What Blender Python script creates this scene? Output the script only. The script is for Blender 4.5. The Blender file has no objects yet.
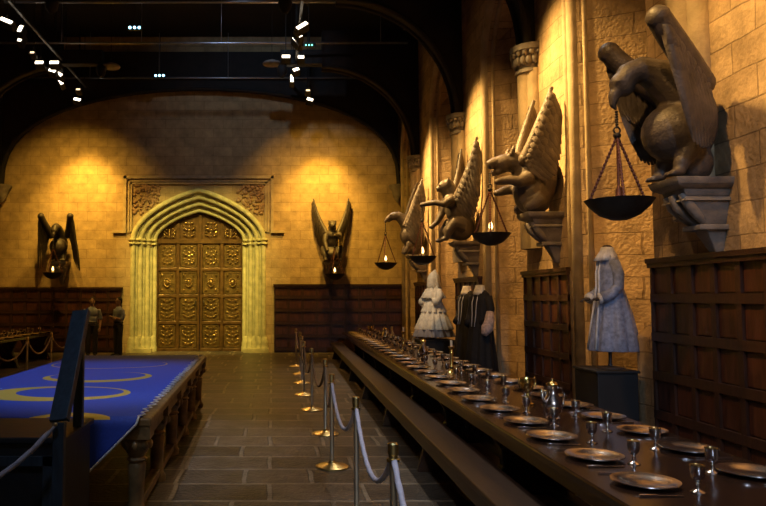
import bpy, bmesh, math, random
from mathutils import Vector, Matrix
PI = math.pi
R = random.Random(7)
S = bpy.context.scene
COL = S.collection
V = Vector

# ------------------------------------------------------------------ camera
F, H = 700.0, 1.75
TH = math.atan(44.0 / F)
cs, sn = math.cos(TH), math.sin(TH)
cam_d = bpy.data.cameras.new('camera'); cam = bpy.data.objects.new('camera', cam_d); COL.objects.link(cam)
cam.location = (0, 0, H); cam.rotation_euler = (PI / 2 + TH, 0, 0)
cam_d.sensor_width = 36; cam_d.lens = F / 766 * 36; cam_d.shift_x = 111 / 766
cam_d.clip_start = 0.05; cam_d.clip_end = 200
S.camera = cam

def ray(px, py):
    a = (px - 272) / F; b = (253 - py) / F
    return V((a, cs - b * sn, sn + b * cs))
def atY(px, py, Y):
    r = ray(px, py); t = Y / r.y
    return V((r.x * t, Y, H + r.z * t))
def atZ(px, py, z):
    r = ray(px, py); t = (z - H) / r.z
    return V((r.x * t, r.y * t, z))

# ------------------------------------------------------------------ materials
def new_mat(name):
    m = bpy.data.materials.new(name); m.use_nodes = True
    nt = m.node_tree
    return m, nt, nt.nodes['Principled BSDF']
def N(nt, typ, **kw):
    n = nt.nodes.new(typ)
    for k, v in kw.items():
        if k in n.inputs.keys(): n.inputs[k].default_value = v
        else: setattr(n, k, v)
    return n
def rgb(c): return (c[0], c[1], c[2], 1)

def simple(name, col, rough=.5, metal=0, var=.25, scale=9, bump=.0, bscale=40, spec=None, stretch=None):
    m, nt, p = new_mat(name)
    tc = N(nt, 'ShaderNodeTexCoord'); src = tc.outputs['Object']
    if stretch:
        mp = N(nt, 'ShaderNodeMapping'); mp.inputs['Scale'].default_value = stretch
        nt.links.new(src, mp.inputs['Vector']); src = mp.outputs['Vector']
    nz = N(nt, 'ShaderNodeTexNoise'); nz.inputs['Scale'].default_value = scale; nz.inputs['Detail'].default_value = 5
    nt.links.new(src, nz.inputs['Vector'])
    rp = N(nt, 'ShaderNodeValToRGB')
    rp.color_ramp.elements[0].position = .3; rp.color_ramp.elements[1].position = .7
    rp.color_ramp.elements[0].color = rgb([c * (1 - var) for c in col])
    rp.color_ramp.elements[1].color = rgb([min(1, c * (1 + var)) for c in col])
    nt.links.new(nz.outputs['Fac'], rp.inputs['Fac']); nt.links.new(rp.outputs['Color'], p.inputs['Base Color'])
    p.inputs['Roughness'].default_value = rough; p.inputs['Metallic'].default_value = metal
    if spec is not None: p.inputs['Specular IOR Level'].default_value = spec
    if bump:
        n2 = N(nt, 'ShaderNodeTexNoise'); n2.inputs['Scale'].default_value = bscale; n2.inputs['Detail'].default_value = 4
        nt.links.new(src, n2.inputs['Vector'])
        b = N(nt, 'ShaderNodeBump'); b.inputs['Strength'].default_value = bump; b.inputs['Distance'].default_value = .02
        nt.links.new(n2.outputs['Fac'], b.inputs['Height']); nt.links.new(b.outputs['Normal'], p.inputs['Normal'])
    return m

def masonry(name, axes, c1, c2, mortar, bw, rh, ms=.012, rough=.85, bump=.6, offs=.5, mott=.35, spec=.3, squash=1.0):
    m, nt, p = new_mat(name)
    tc = N(nt, 'ShaderNodeTexCoord'); sp = N(nt, 'ShaderNodeSeparateXYZ'); cb = N(nt, 'ShaderNodeCombineXYZ')
    nt.links.new(tc.outputs['Object'], sp.inputs[0])
    nt.links.new(sp.outputs[axes[0]], cb.inputs[0]); nt.links.new(sp.outputs[axes[1]], cb.inputs[1])
    # slightly wander the joints
    wn = N(nt, 'ShaderNodeTexNoise'); wn.inputs['Scale'].default_value = 2.3; wn.inputs['Detail'].default_value = 3
    nt.links.new(tc.outputs['Object'], wn.inputs['Vector'])
    vm = N(nt, 'ShaderNodeVectorMath', operation='MULTIPLY_ADD'); vm.inputs[1].default_value = (.05, .05, 0)
    nt.links.new(wn.outputs['Color'], vm.inputs[0]); nt.links.new(cb.outputs[0], vm.inputs[2])
    bt = N(nt, 'ShaderNodeTexBrick'); bt.offset = offs; bt.squash = squash; bt.squash_frequency = 3
    bt.inputs['Color1'].default_value = rgb(c1); bt.inputs['Color2'].default_value = rgb(c2); bt.inputs['Mortar'].default_value = rgb(mortar)
    bt.inputs['Scale'].default_value = 1; bt.inputs['Mortar Size'].default_value = ms; bt.inputs['Mortar Smooth'].default_value = .3
    bt.inputs['Brick Width'].default_value = bw; bt.inputs['Row Height'].default_value = rh
    nt.links.new(vm.outputs[0], bt.inputs['Vector'])
    nz = N(nt, 'ShaderNodeTexNoise'); nz.inputs['Scale'].default_value = 3.1; nz.inputs['Detail'].default_value = 9; nz.inputs['Roughness'].default_value = .7
    nt.links.new(tc.outputs['Object'], nz.inputs['Vector'])
    mr = N(nt, 'ShaderNodeMapRange'); mr.inputs['From Min'].default_value = .3; mr.inputs['From Max'].default_value = .7
    mr.inputs['To Min'].default_value = 1 - mott; mr.inputs['To Max'].default_value = 1 + mott
    nt.links.new(nz.outputs['Fac'], mr.inputs['Value'])
    mx = N(nt, 'ShaderNodeVectorMath', operation='SCALE')
    nt.links.new(bt.outputs['Color'], mx.inputs[0]); nt.links.new(mr.outputs[0], mx.inputs['Scale'])
    nt.links.new(mx.outputs[0], p.inputs['Base Color'])
    p.inputs['Roughness'].default_value = rough; p.inputs['Specular IOR Level'].default_value = spec
    n2 = N(nt, 'ShaderNodeTexNoise'); n2.inputs['Scale'].default_value = 22; n2.inputs['Detail'].default_value = 6
    nt.links.new(tc.outputs['Object'], n2.inputs['Vector'])
    ad = N(nt, 'ShaderNodeMath', operation='MULTIPLY_ADD'); ad.inputs[1].default_value = -1.2
    nt.links.new(bt.outputs['Fac'], ad.inputs[0]); nt.links.new(n2.outputs['Fac'], ad.inputs[2])
    b = N(nt, 'ShaderNodeBump'); b.inputs['Strength'].default_value = bump; b.inputs['Distance'].default_value = .025
    nt.links.new(ad.outputs[0], b.inputs['Height']); nt.links.new(b.outputs['Normal'], p.inputs['Normal'])
    return m

def emit(name, col, st):
    m, nt, p = new_mat(name)
    p.inputs['Base Color'].default_value = rgb(col); p.inputs['Emission Color'].default_value = rgb(col)
    p.inputs['Emission Strength'].default_value = st
    return m

M = {}
M['stone_end'] = masonry('end wall sandstone', 'XZ', (.46, .33, .17), (.39, .275, .14), (.30, .20, .10), .62, .30, .008, bump=.45, mott=.30)
M['stone_side'] = masonry('side wall sandstone', 'YZ', (.47, .33, .18), (.37, .255, .135), (.25, .17, .09), .62, .29, .008, bump=.55, mott=.42)
M['flag'] = masonry('floor flagstones', 'XY', (.115, .086, .060), (.042, .034, .027), (.24, .19, .13), .86, .56, .026, rough=.40, bump=.6, offs=.37, mott=.6, spec=.4, squash=.75)
M['stone_trim'] = simple('dressed sandstone', (.46, .35, .20), .8, var=.25, scale=4, bump=.35, bscale=30)
M['stone_portal'] = simple('portal limestone', (.50, .44, .22), .75, var=.25, scale=5, bump=.3, bscale=28)
M['spandrel'] = simple('reddish carved stone', (.36, .22, .12), .85, var=.3, scale=8, bump=.3)
M['statue'] = simple('statue dark stone', (.078, .062, .052), .5, var=.4, scale=7, bump=.35, bscale=45)
M['statue_shaded'] = simple('statue stone darkened as shade', (.04, .03, .025), .5, var=.35, scale=7, bump=.35, bscale=45)  # end-wall eagle's dark front: shade put into a darker copy of the stone
M['statue_pale'] = simple('statue weathered pale stone', (.11, .084, .064), .5, var=.3, scale=7, bump=.35, bscale=45)
M['corbel'] = simple('corbel grey stone', (.22, .19, .16), .6, var=.3, scale=7, bump=.3, bscale=35)
M['panel'] = simple('dark oak panelling', (.036, .014, .008), .45, var=.35, scale=5, bump=.15, bscale=25, stretch=(6, 6, 1))
M['panel_red'] = simple('reddish oak board', (.060, .020, .011), .4, var=.4, scale=4, bump=.12, bscale=25, stretch=(6, 6, 1))
M['truss'] = simple('black stained timber', (.013, .010, .009), .8, var=.3, scale=4, bump=.2, bscale=20)
M['table'] = simple('polished dark oak', (.026, .011, .006), .17, var=.35, scale=6, bump=.05, bscale=18, stretch=(7, 1, 7))
M['tbl_carved'] = simple('carved gilt brown oak', (.21, .13, .055), .38, var=.4, scale=9, bump=.3, bscale=30)
M['bench'] = simple('worn oak bench', (.038, .016, .008), .36, var=.4, scale=6, bump=.1, bscale=20, stretch=(7, 1, 7))
M['door'] = simple('gilded bronze brown door', (.15, .078, .024), .3, .45, var=.4, scale=7, bump=.3, bscale=40)
M['door_relief'] = simple('gilt door relief', (.34, .21, .065), .26, .75, var=.4, scale=9, bump=.3, bscale=50)
M['iron'] = simple('black wrought iron', (.03, .026, .024), .5, .6, var=.3, scale=12, bump=.2)
M['rust'] = simple('reddish iron chain', (.13, .045, .028), .5, .5, var=.3, scale=12)
M['brass'] = simple('polished brass', (.70, .53, .22), .32, 1, var=.12, scale=6)
M['chrome'] = simple('brushed steel post', (.80, .72, .58), .45, 1, var=.1, scale=6)
M['pewter'] = simple('pewter', (.70, .63, .60), .2, 1, var=.12, scale=14, bump=.05, bscale=60)
M['gold'] = simple('gilt metal', (.80, .56, .18), .2, 1, var=.15, scale=14)
M['goblet_in'] = simple('gilt goblet inside', (.70, .50, .20), .25, 1, var=.1)
M['black'] = simple('matt black paint', (.012, .011, .012), .6, var=.3, scale=4)
M['navy'] = simple('dark blue painted wood', (.034, .054, .080), .45, var=.3, scale=6, bump=.1, bscale=30, stretch=(5, 5, 1))
M['navy2'] = simple('dark blue black painted wood', (.014, .018, .026), .5, var=.3, scale=6, bump=.1, bscale=30)
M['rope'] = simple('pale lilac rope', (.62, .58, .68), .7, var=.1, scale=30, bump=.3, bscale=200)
M['rope_shaded'] = simple('rope darkened as shade', (.24, .16, .10), .8, var=.2, scale=30)  # darker copy of the rope; dimness of the far runs put into colour
M['cord'] = simple('white cord', (.75, .76, .80), .7, var=.1, scale=30)
M['white_cloth'] = simple('ivory silk', (.80, .74, .62), .7, var=.2, scale=16, bump=.3, bscale=60)
M['grey_cloth'] = simple('grey lilac silk', (.36, .34, .36), .65, var=.2, scale=16, bump=.3, bscale=60)
M['blue_coat'] = simple('steel blue brocade', (.20, .23, .34), .55, var=.35, scale=22, bump=.3, bscale=80)
M['coat_trim'] = simple('silver coat trim', (.55, .55, .58), .5, var=.2, scale=20)
M['robe'] = simple('black wool robe', (.009, .008, .010), .8, var=.3, scale=14, bump=.2, bscale=80)
M['sleeve'] = simple('white sleeve with red embroidery', (.55, .42, .38), .7, var=.35, scale=28)
M['form'] = simple('dark mannequin', (.05, .035, .03), .5)
M['skin'] = simple('skin', (.42, .24, .17), .55, var=.1)
M['hair'] = simple('dark hair', (.015, .010, .008), .6)
M['shirt'] = simple('pale blue shirt', (.36, .40, .55), .8, var=.12)
M['trousers'] = simple('charcoal trousers', (.05, .05, .062), .8, var=.15)
M['belt'] = simple('black leather', (.01, .01, .01), .4)
M['ceil'] = simple('black ceiling void', (.006, .007, .012), .9, var=.3, scale=.6)
M['steel'] = simple('galvanised pipe', (.45, .47, .52), .35, .8, var=.15)
M['can'] = simple('black lamp housing', (.02, .02, .02), .5, .3)
M['lens'] = emit('lit lamp lens', (1, .84, .62), 6)
M['lens_dim'] = emit('dim lamp lens', (1, .75, .45), 2.0)
M['led_b'] = emit('blue led', (.35, .75, 1), 7)
M['led_g'] = emit('green led', (.2, 1, .55), 4)
M['flame'] = emit('flame', (1, .62, .22), 6)
M['wax'] = simple('ivory candle wax', (.75, .62, .42), .6)

def blue_cloth(rings):
    m, nt, p = new_mat('royal blue cloth with gold rings')
    L = nt.links.new
    tc = N(nt, 'ShaderNodeTexCoord'); sp = N(nt, 'ShaderNodeSeparateXYZ'); L(tc.outputs['Object'], sp.inputs[0])
    def math_(op, a, b=None):
        n = N(nt, 'ShaderNodeMath', operation=op)
        for i, v in enumerate((a, b)):
            if v is None: continue
            if isinstance(v, (int, float)): n.inputs[i].default_value = v
            else: L(v, n.inputs[i])
        return n.outputs[0]
    def ell(cx, cy, rx, ry):
        dx = math_('DIVIDE', math_('SUBTRACT', sp.outputs[0], cx), rx)
        dy = math_('DIVIDE', math_('SUBTRACT', sp.outputs[1], cy), ry)
        return math_('LESS_THAN', math_('ADD', math_('MULTIPLY', dx, dx), math_('MULTIPLY', dy, dy)), 1)
    tot = None
    for o, i in rings:
        r = math_('MULTIPLY', ell(*o), math_('SUBTRACT', 1, ell(*i)))
        tot = r if tot is None else math_('MAXIMUM', tot, r)
    tot = math_('MULTIPLY', tot, math_('GREATER_THAN', sp.outputs[2], .795))
    st = N(nt, 'ShaderNodeTexVoronoi'); st.inputs['Scale'].default_value = 1.9; L(tc.outputs['Object'], st.inputs['Vector'])
    star = math_('LESS_THAN', st.outputs['Distance'], .045)
    nz = N(nt, 'ShaderNodeTexNoise'); nz.inputs['Scale'].default_value = 60; L(tc.outputs['Object'], nz.inputs['Vector'])
    rp = N(nt, 'ShaderNodeValToRGB'); rp.color_ramp.elements[0].color = (.018, .05, .40, 1); rp.color_ramp.elements[1].color = (.035, .09, .62, 1)
    L(nz.outputs['Fac'], rp.inputs['Fac'])
    m0 = N(nt, 'ShaderNodeMix', data_type='RGBA'); L(star, m0.inputs['Factor']); L(rp.outputs['Color'], m0.inputs[6]); m0.inputs[7].default_value = (.25, .4, .85, 1)
    m1 = N(nt, 'ShaderNodeMix', data_type='RGBA'); L(tot, m1.inputs['Factor']); L(m0.outputs[2], m1.inputs[6]); m1.inputs[7].default_value = (.62, .42, .06, 1)
    L(m1.outputs[2], p.inputs['Base Color']); p.inputs['Roughness'].default_value = .75
    b = N(nt, 'ShaderNodeBump'); b.inputs['Strength'].default_value = .2; b.inputs['Distance'].default_value = .005
    L(nz.outputs['Fac'], b.inputs['Height']); L(b.outputs['Normal'], p.inputs['Normal'])
    return m

# ------------------------------------------------------------------ mesh builder
def frame_of(d):
    d = d.normalized()
    up = V((0, 0, 1)) if abs(d.z) < .95 else V((1, 0, 0))
    a = d.cross(up).normalized(); b = a.cross(d).normalized()
    return a, b
class MB:
    def __init__(s): s.v = []; s.f = []
    def add(s, vs, fs):
        o = len(s.v); s.v += [tuple(v) for v in vs]; s.f += [tuple(i + o for i in f) for f in fs]
    def box(s, c, d, rot=None):
        hx, hy, hz = d[0] / 2, d[1] / 2, d[2] / 2
        pts = [V((x, y, z)) for x in (-hx, hx) for y in (-hy, hy) for z in (-hz, hz)]
        if rot is not None: pts = [rot @ p for p in pts]
        s.add([p + V(c) for p in pts], [(0, 1, 3, 2), (4, 6, 7, 5), (0, 4, 5, 1), (2, 3, 7, 6), (0, 2, 6, 4), (1, 5, 7, 3)])
    def span(s, a, b):
        s.box([(a[i] + b[i]) / 2 for i in range(3)], [abs(b[i] - a[i]) for i in range(3)])
    def loft(s, rings, cap=True, closed=False):
        n = len(rings[0]); vs = [p for r in rings for p in r]; fs = []
        m = len(rings)
        for i in range(m - (0 if closed else 1)):
            j = (i + 1) % m
            for k in range(n):
                k2 = (k + 1) % n
                fs.append((i * n + k, i * n + k2, j * n + k2, j * n + k))
        if cap and not closed:
            fs.append(tuple(range(n - 1, -1, -1))); fs.append(tuple((m - 1) * n + k for k in range(n)))
        s.add(vs, fs)
    def tube(s, pts, rad, n=10, cap=True, twist=0, lobes=0, amp=0):
        pts = [V(p) for p in pts]; m = len(pts)
        if isinstance(rad, (int, float)): rad = [rad] * m
        rings = []; a = None; dist = 0
        for i in range(m):
            d = (pts[min(i + 1, m - 1)] - pts[max(i - 1, 0)])
            if d.length < 1e-9: d = V((0, 0, 1))
            d.normalize()
            if a is None: a, b = frame_of(d)
            else:
                a = (a - d * a.dot(d)); a.normalize(); b = a.cross(d).normalized()
            if i: dist += (pts[i] - pts[i - 1]).length
            ring = []
            for k in range(n):
                t = 2 * PI * k / n
                r = rad[i] * (1 + (amp * math.cos(lobes * t - twist * dist) if lobes else 0))
                ring.append(pts[i] + a * math.cos(t) * r + b * math.sin(t) * r)
            rings.append(ring)
        s.loft(rings, cap)
    def lathe(s, prof, c=(0, 0, 0), n=24, cap=True, sx=1, sy=1):
        c = V(c)
        s.loft([[c + V((r * sx * math.cos(2 * PI * k / n), r * sy * math.sin(2 * PI * k / n), z)) for k in range(n)] for r, z in prof], cap)
    def ell(s, c, r, rot=None, n=14, m=9):
        c = V(c); rings = []
        for i in range(m + 1):
            ph = PI * (i + .02) / (m + .04) - PI / 2
            ring = []
            for k in range(n):
                t = 2 * PI * k / n
                p = V((r[0] * math.cos(ph) * math.cos(t), r[1] * math.cos(ph) * math.sin(t), r[2] * math.sin(ph)))
                if rot is not None: p = rot @ p
                ring.append(c + p)
            rings.append(ring)
        s.loft(rings)
    def prism(s, poly, axis, lo, hi):
        def P(u, w, t): return {'X': (t, u, w), 'Y': (u, t, w), 'Z': (u, w, t)}[axis]
        n = len(poly)
        s.add([P(u, w, lo) for u, w in poly] + [P(u, w, hi) for u, w in poly],
              [tuple(range(n)), tuple(range(2 * n - 1, n - 1, -1))] + [(i, i + n, (i + 1) % n + n, (i + 1) % n) for i in range(n)])
    def blade(s, root, tip, w, nrm, thick=.018, curve=0.0, prof=(.55, .9, 1, .95, .75, .18), n=8):
        root, tip = V(root), V(tip); d = (tip - root); nrm = V(nrm)
        nrm = (nrm - d * (nrm.dot(d) / d.length_squared)).normalized(); ac = d.normalized().cross(nrm)
        rings = []
        for i, q in enumerate(prof):
            t = i / (len(prof) - 1); c = root + d * t + nrm * curve * math.sin(PI * t)
            th = thick * (1 - .6 * t)
            rings.append([c + ac * (w / 2 * q * math.cos(2 * PI * k / n)) + nrm * (th * math.sin(2 * PI * k / n)) for k in range(n)])
        s.loft(rings)
    def mesh(s, name):
        me = bpy.data.meshes.new(name); me.from_pydata(s.v, [], s.f)
        bm = bmesh.new(); bm.from_mesh(me); bmesh.ops.recalc_face_normals(bm, faces=bm.faces); bm.to_mesh(me); bm.free()
        return me
    def build(s, name, mat, parent=None, smooth=False, bevel=0, remesh=0, smit=6, label=None):
        me = s.mesh(name); o = bpy.data.objects.new(name, me); COL.objects.link(o)
        if isinstance(mat, str): mat = M[mat]
        if remesh:
            md = o.modifiers.new('r', 'REMESH'); md.mode = 'VOXEL'; md.voxel_size = remesh
            m2 = o.modifiers.new('s', 'SMOOTH'); m2.iterations = smit; m2.factor = .5
            dg = bpy.context.evaluated_depsgraph_get()
            nm = bpy.data.meshes.new_from_object(o.evaluated_get(dg)); o.modifiers.clear()
            o.data = nm; bpy.data.meshes.remove(me); me = nm; me.name = name; smooth = True
        if bevel:
            bm = bmesh.new(); bm.from_mesh(me)
            ed = [e for e in bm.edges if len(e.link_faces) == 2 and e.calc_face_angle(0) > .6]
            bmesh.ops.bevel(bm, geom=ed, offset=bevel, segments=2, affect='EDGES', profile=.5, clamp_overlap=True)
            bm.to_mesh(me); bm.free()
        me.materials.clear(); me.materials.append(mat)
        if smooth:
            if smooth is True: me.polygons.foreach_set('use_smooth', [True] * len(me.polygons))
            else:
                me.polygons.foreach_set('use_smooth', [True] * len(me.polygons)); me.set_sharp_from_angle(angle=smooth)
        if parent: o.parent = parent
        if label: o['label'] = label
        return o

def tag(o, label=None, cat=None, group=None, kind=None):
    if label: o['label'] = label
    if cat: o['category'] = cat
    if group: o['group'] = group
    if kind: o['kind'] = kind
    return o
def thing(name, loc=(0, 0, 0), rz=0, label=None, cat=None, group=None, kind=None):
    o = bpy.data.objects.new(name, None); COL.objects.link(o); o.empty_display_size = .1
    o.location = loc; o.rotation_euler = (0, 0, rz)
    return tag(o, label, cat, group, kind)
def struct(mb, name, mat, **kw):
    o = mb.build(name, mat, **kw)
    if o.parent is None: o['kind'] = 'structure'
    return o
KIDS = {}
def kids(o): return [c for c in bpy.data.objects if c.parent == o]
def dup(root, loc, rz, label, cat=None, group=None, tree=None):
    r = root.copy(); COL.objects.link(r); r.location = loc; r.rotation_euler = (0, 0, rz); r['label'] = label
    if cat: r['category'] = cat
    if group: r['group'] = group
    if root.name not in KIDS: KIDS[root.name] = [(c, kids(c)) for c in kids(root)]
    for ch, gs in KIDS[root.name]:
        c = ch.copy(); COL.objects.link(c); c.parent = r
        for g in gs:
            d = g.copy(); COL.objects.link(d); d.parent = c
    return r
ORD = 'first second third fourth fifth sixth seventh eighth ninth tenth eleventh twelfth thirteenth fourteenth fifteenth sixteenth seventeenth eighteenth nineteenth twentieth'.split() + \
      ['twenty-' + w for w in 'first second third fourth fifth sixth seventh eighth ninth'.split()]
SM = math.radians(40)

# ------------------------------------------------------------------ room
WX, BX, LX, EY, CZ = 4.14, 5.15, -8.72, 22.3, 10.2
DX = -2.35                                    # door axis
RY = -9.0
m = MB(); m.span((LX - .3, RY, -.2), (BX + .3, EY + 1.2, 0)); struct(m, 'floor', 'flag')
m = MB(); m.span((LX - .3, RY, CZ), (BX + .3, EY + 1.2, CZ + .2)); struct(m, 'ceiling', 'ceil')

def arch(w, zs, rise, k=.34, n=24):
    out = []
    for i in range(n + 1):
        t = PI * i / n; x = -math.cos(t)                       # -1..1
        out.append((DX + w * x, zs + rise * ((1 - k) * math.sqrt(max(0, 1 - x * x)) + k * (1 - abs(x)))))
    return out
ZS = 3.60
OW, ORISE, IW, IRISE = 2.10, 1.56, 1.45, .95
m = MB()
top = CZ
m.span((LX - .3, EY, 0), (DX - OW, EY + .9, top)); m.span((DX + OW, EY, 0), (BX + .3, EY + .9, top))
a = arch(OW, ZS, ORISE)
for (x0, z0), (x1, z1) in zip(a[:-1], a[1:]):
    m.prism([(x0, z0), (x1, z1), (x1, top), (x0, top)], 'Y', EY, EY + .9)
struct(m, 'wall_end', 'stone_end')

# left wall, mostly outside the picture
m = MB(); m.span((LX - .3, RY, 0), (LX, EY, CZ)); struct(m, 'wall_left', 'stone_side')
m = MB(); m.span((LX - .3, RY - .3, 0), (BX + .3, RY, CZ)); struct(m, 'wall_rear', 'stone_end')

# right wall: piers and splayed recesses with pointed heads
piers = [(RY, 1.9), (3.6, 7.57), (9.3, 11.36), (13.2, 15.6), (17.7, 20.0), (21.75, EY)]
recess = [(1.9, 3.6), (7.57, 9.3), (11.36, 13.2), (15.6, 17.7), (20.0, 21.75)]
m = MB()
for a_, b_ in piers: m.span((WX, a_, 0), (BX, b_, CZ))
m.span((BX, RY, 0), (BX + .3, EY, CZ))
def rec_head(y0, y1, zs=6.2, n=14):
    w = (y1 - y0) / 2; c = (y0 + y1) / 2; out = []
    for i in range(n + 1):
        t = PI * i / n; x = -math.cos(t)
        out.append((c + w * x, zs + w * 1.35 * (.7 * math.sqrt(max(0, 1 - x * x)) + .3 * (1 - abs(x)))))
    return out
for y0, y1 in recess:
    m.prism([(WX, y1), (BX, y1 - .55), (BX, y1)], 'Z', 0, CZ); m.prism([(WX, y0), (BX, y0), (BX, y0 + .5)], 'Z', 0, CZ)
    h = rec_head(y0, y1)
    for (u0, z0), (u1, z1) in zip(h[:-1], h[1:]):
        m.prism([(u0, z0), (u1, z1), (u1, CZ), (u0, CZ)], 'X', WX, BX)
struct(m, 'wall_right', 'stone_side')

tn = [0]
def trim_name():
    tn[0] += 1; return 'trim_%d' % tn[0]
# roll mouldings running round every recess
for y0, y1 in recess[1:]:
    m = MB(); h = rec_head(y0 - .1, y1 + .1)
    m.tube([(WX, u, z) for u, z in h] + [(WX, y1 + .1, 0)], .095, 12)
    h = rec_head(y0 - .36, y1 + .36)
    m.tube([(WX + .02, u, z) for u, z in h] + [(WX + .02, y1 + .36, 0)], .06, 10)
    h = rec_head(y0 + .02, y1 - .02)
    m.tube([(WX + .1, y0 + .04, 0)] + [(WX + .1, u, z) for u, z in h] + [(WX + .1, y1 - .04, 0)], .045, 8)
    tag(struct(m, trim_name(), 'stone_trim', smooth=True), kind='structure')
# weathered sloping sill in the nearest recess
m = MB()
m.prism([(WX + .005, 0), (WX + .6, 0), (WX + .6, 1.66), (WX + .40, 1.66), (WX + .005, 1.31)], 'Y', 7.57, 8.02)
tag(struct(m, trim_name(), 'stone_side', bevel=.02))

# engaged columns with carved capitals
for yc in (6.75, 10.95, 15.1, 19.6):
    nm = trim_name()
    sh = MB()
    for dy, r in ((-.13, .14), (.13, .14), (0, .17)):
        sh.tube([(WX - (.06 if dy == 0 else 0), yc + dy, 2.5), (WX - (.06 if dy == 0 else 0), yc + dy, 5.32)], r, 16)
    root = struct(sh, nm, 'stone_trim', smooth=SM)
    cp = MB(); cp.lathe([(.22, 5.26), (.26, 5.28), (.26, 5.32), (.21, 5.35), (.22, 5.4), (.25, 5.5), (.30, 5.60), (.33, 5.62), (.33, 5.71), (.25, 5.73)], (WX - .0, yc, 0), 16)
    for i in range(9):
        t = PI / 2 + PI * (i + .5) / 9
        cp.ell((WX + .25 * math.cos(t), yc + .25 * math.sin(t), 5.47), (.05, .05, .08)); cp.ell((WX + .29 * math.cos(t + .17), yc + .29 * math.sin(t + .17), 5.57), (.04, .04, .045))
    cp.build('capital', 'corbel', root, smooth=SM)

# wainscot panelling
def wainscot(axis, fixed, u0, u1, htop, cols, rows, sgn):
    """frame of rails and stiles over a recessed board; sgn = direction facing the hall"""
    nm = trim_name(); m = MB()
    def sp(ua, ub, za, zb, d0, d1):
        A, B = fixed + sgn * d0, fixed + sgn * d1
        if axis == 'Y': m.span((A, ua, za), (B, ub, zb))
        else: m.span((ua, A, za), (ub, B, zb))
    sp(u0, u1, 0, htop - .05, -.0, .03)
    w = .035
    for i in range(cols + 1):
        u = u0 + (u1 - u0) * i / cols; sp(max(u0, u - w), min(u1, u + w), 0, htop - .05, .03, .065)
    zs = [.12 + (htop - .12) * j / rows for j in range(rows + 1)]
    for z in zs: sp(u0, u1, z - .06, min(htop - .05, z + .03), .03, .07)
    o = struct(m, nm, 'panel')
    m = MB()
    for i in range(cols):
        for j in range(rows):
            a0 = u0 + (u1 - u0) * i / cols + w + .012; a1 = u0 + (u1 - u0) * (i + 1) / cols - w - .012
            sp(a0, a1, zs[j] + .045, zs[j + 1] - .075, .03, .040)
    m.build('panel_board', 'panel_red', o)
    m2 = MB(); m_old = m; m = m2
    sp(u0 - .03, u1 + .03, htop - .05, htop, 0, .10); sp(u0 - .02, u1 + .02, htop - .1, htop - .05, .03, .085)
    m2.build('cap_rail', 'panel', o)
    return o
for y0, y1, c in ((4.0, 7.55, 10), (9.66, 11.36, 5), (13.8, 15.6, 5), (18.3, 20.0, 5)):
    wainscot('Y', WX, y0, y1, 2.16, c, 5, -1)
wainscot('X', EY, DX + 2.42, WX - .02, 2.16, 9, 5, -1)
wainscot('X', EY, LX + .02, DX - 2.42, 2.06, 9, 5, -1)

# ------------------------------------------------------------------ portal and door
tr = trim_name(); m = MB()
steps = 7; prev = None
for i in range(steps + 1):
    t = i / steps
    w = OW + (IW - OW) * t; r = ORISE + (IRISE - ORISE) * t; y = EY + .02 + .52 * t
    path = [(DX - w, 0)] + arch(w, ZS, r) + [(DX + w, 0)]
    cur = [V((x, y, z)) for x, z in path]
    if prev:
        n = len(cur); m.add(prev + cur, [(k, k + 1, n + k + 1, n + k) for k in range(n - 1)])
    prev = cur
for i, rad in enumerate((.085, .05, .09, .045, .085, .045, .075)):
    t = i / 6.3; w = OW - .02 + (IW - OW) * t; r = ORISE + (IRISE - ORISE) * t; y = EY - .02 + .46 * t
    m.tube([V((DX - w, y, .3))] + [V((x, y, z)) for x, z in arch(w, ZS, r)] + [V((DX + w, y, .3))], rad, 10)
portal = struct(m, tr, 'stone_portal', smooth=SM)
b = MB()
for s in (-1, 1):
    for i in range(5):
        t = i / 4.4; w = OW + (IW - OW) * t; y = EY - .03 + .46 * t
        b.lathe([(.15, 0), (.15, .16), (.13, .2), (.14, .26), (.12, .34), (.10, .42), (.085, .48), (.07, .5)], (DX + s * w, y, 0), 12)
    b.span((DX + s * OW + .14 * s, EY - .16, 0), (DX + s * IW, EY + .05, .12))
b.build('plinth', 'stone_portal', portal, smooth=SM)
b = MB()
for s in (-1, 1):
    for i in range(5):
        t = i / 4.4; w = OW + (IW - OW) * t; y = EY - .03 + .46 * t
        for z in (ZS - .14, ZS - .02): b.lathe([(.08, z - .04), (.125, z - .02), (.125, z + .02), (.08, z + .04)], (DX + s * w, y, 0), 12)
b.build('impost', 'stone_portal', portal, smooth=SM)
# square hood mould and carved spandrels
b = MB()
hw, ht = 2.40, 5.63
for off, dep, wd in ((0, .085, .09), (.14, .06, .05), (.22, .07, .05)):
    for s in (-1, 1): b.span((DX + s * (hw - off), EY - dep, 3.79 + off * .2), (DX + s * (hw - off - wd), EY, ht - off))
    b.span((DX - hw + off, EY - dep, ht - off - wd), (DX + hw - off, EY, ht - off))
for s in (-1, 1): b.span((DX + s * (hw - .09), EY - .09, 3.79), (DX + s * (hw + .34), EY, 3.88))
b.build('hood_mould', 'stone_trim', portal)
b = MB()
for s in (-1, 1):
    for i in range(130):
        x = R.uniform(1.25, 2.08); zf = R.uniform(4.4, 5.34)
        xx = x / OW
        zarch = ZS + ORISE * (.66 * math.sqrt(max(0, 1 - xx * xx)) + .34 * (1 - xx))
        if zf < zarch + .18 or zf > 5.36: continue
        rr = R.uniform(.03, .06)
        b.ell((DX + s * x, EY - .01, zf), (rr * 1.3, .05, rr), Matrix.Rotation(R.uniform(0, 3), 3, 'Y'), 8, 6)
b.build('spandrel_carving', 'spandrel', portal, smooth=True)

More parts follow.
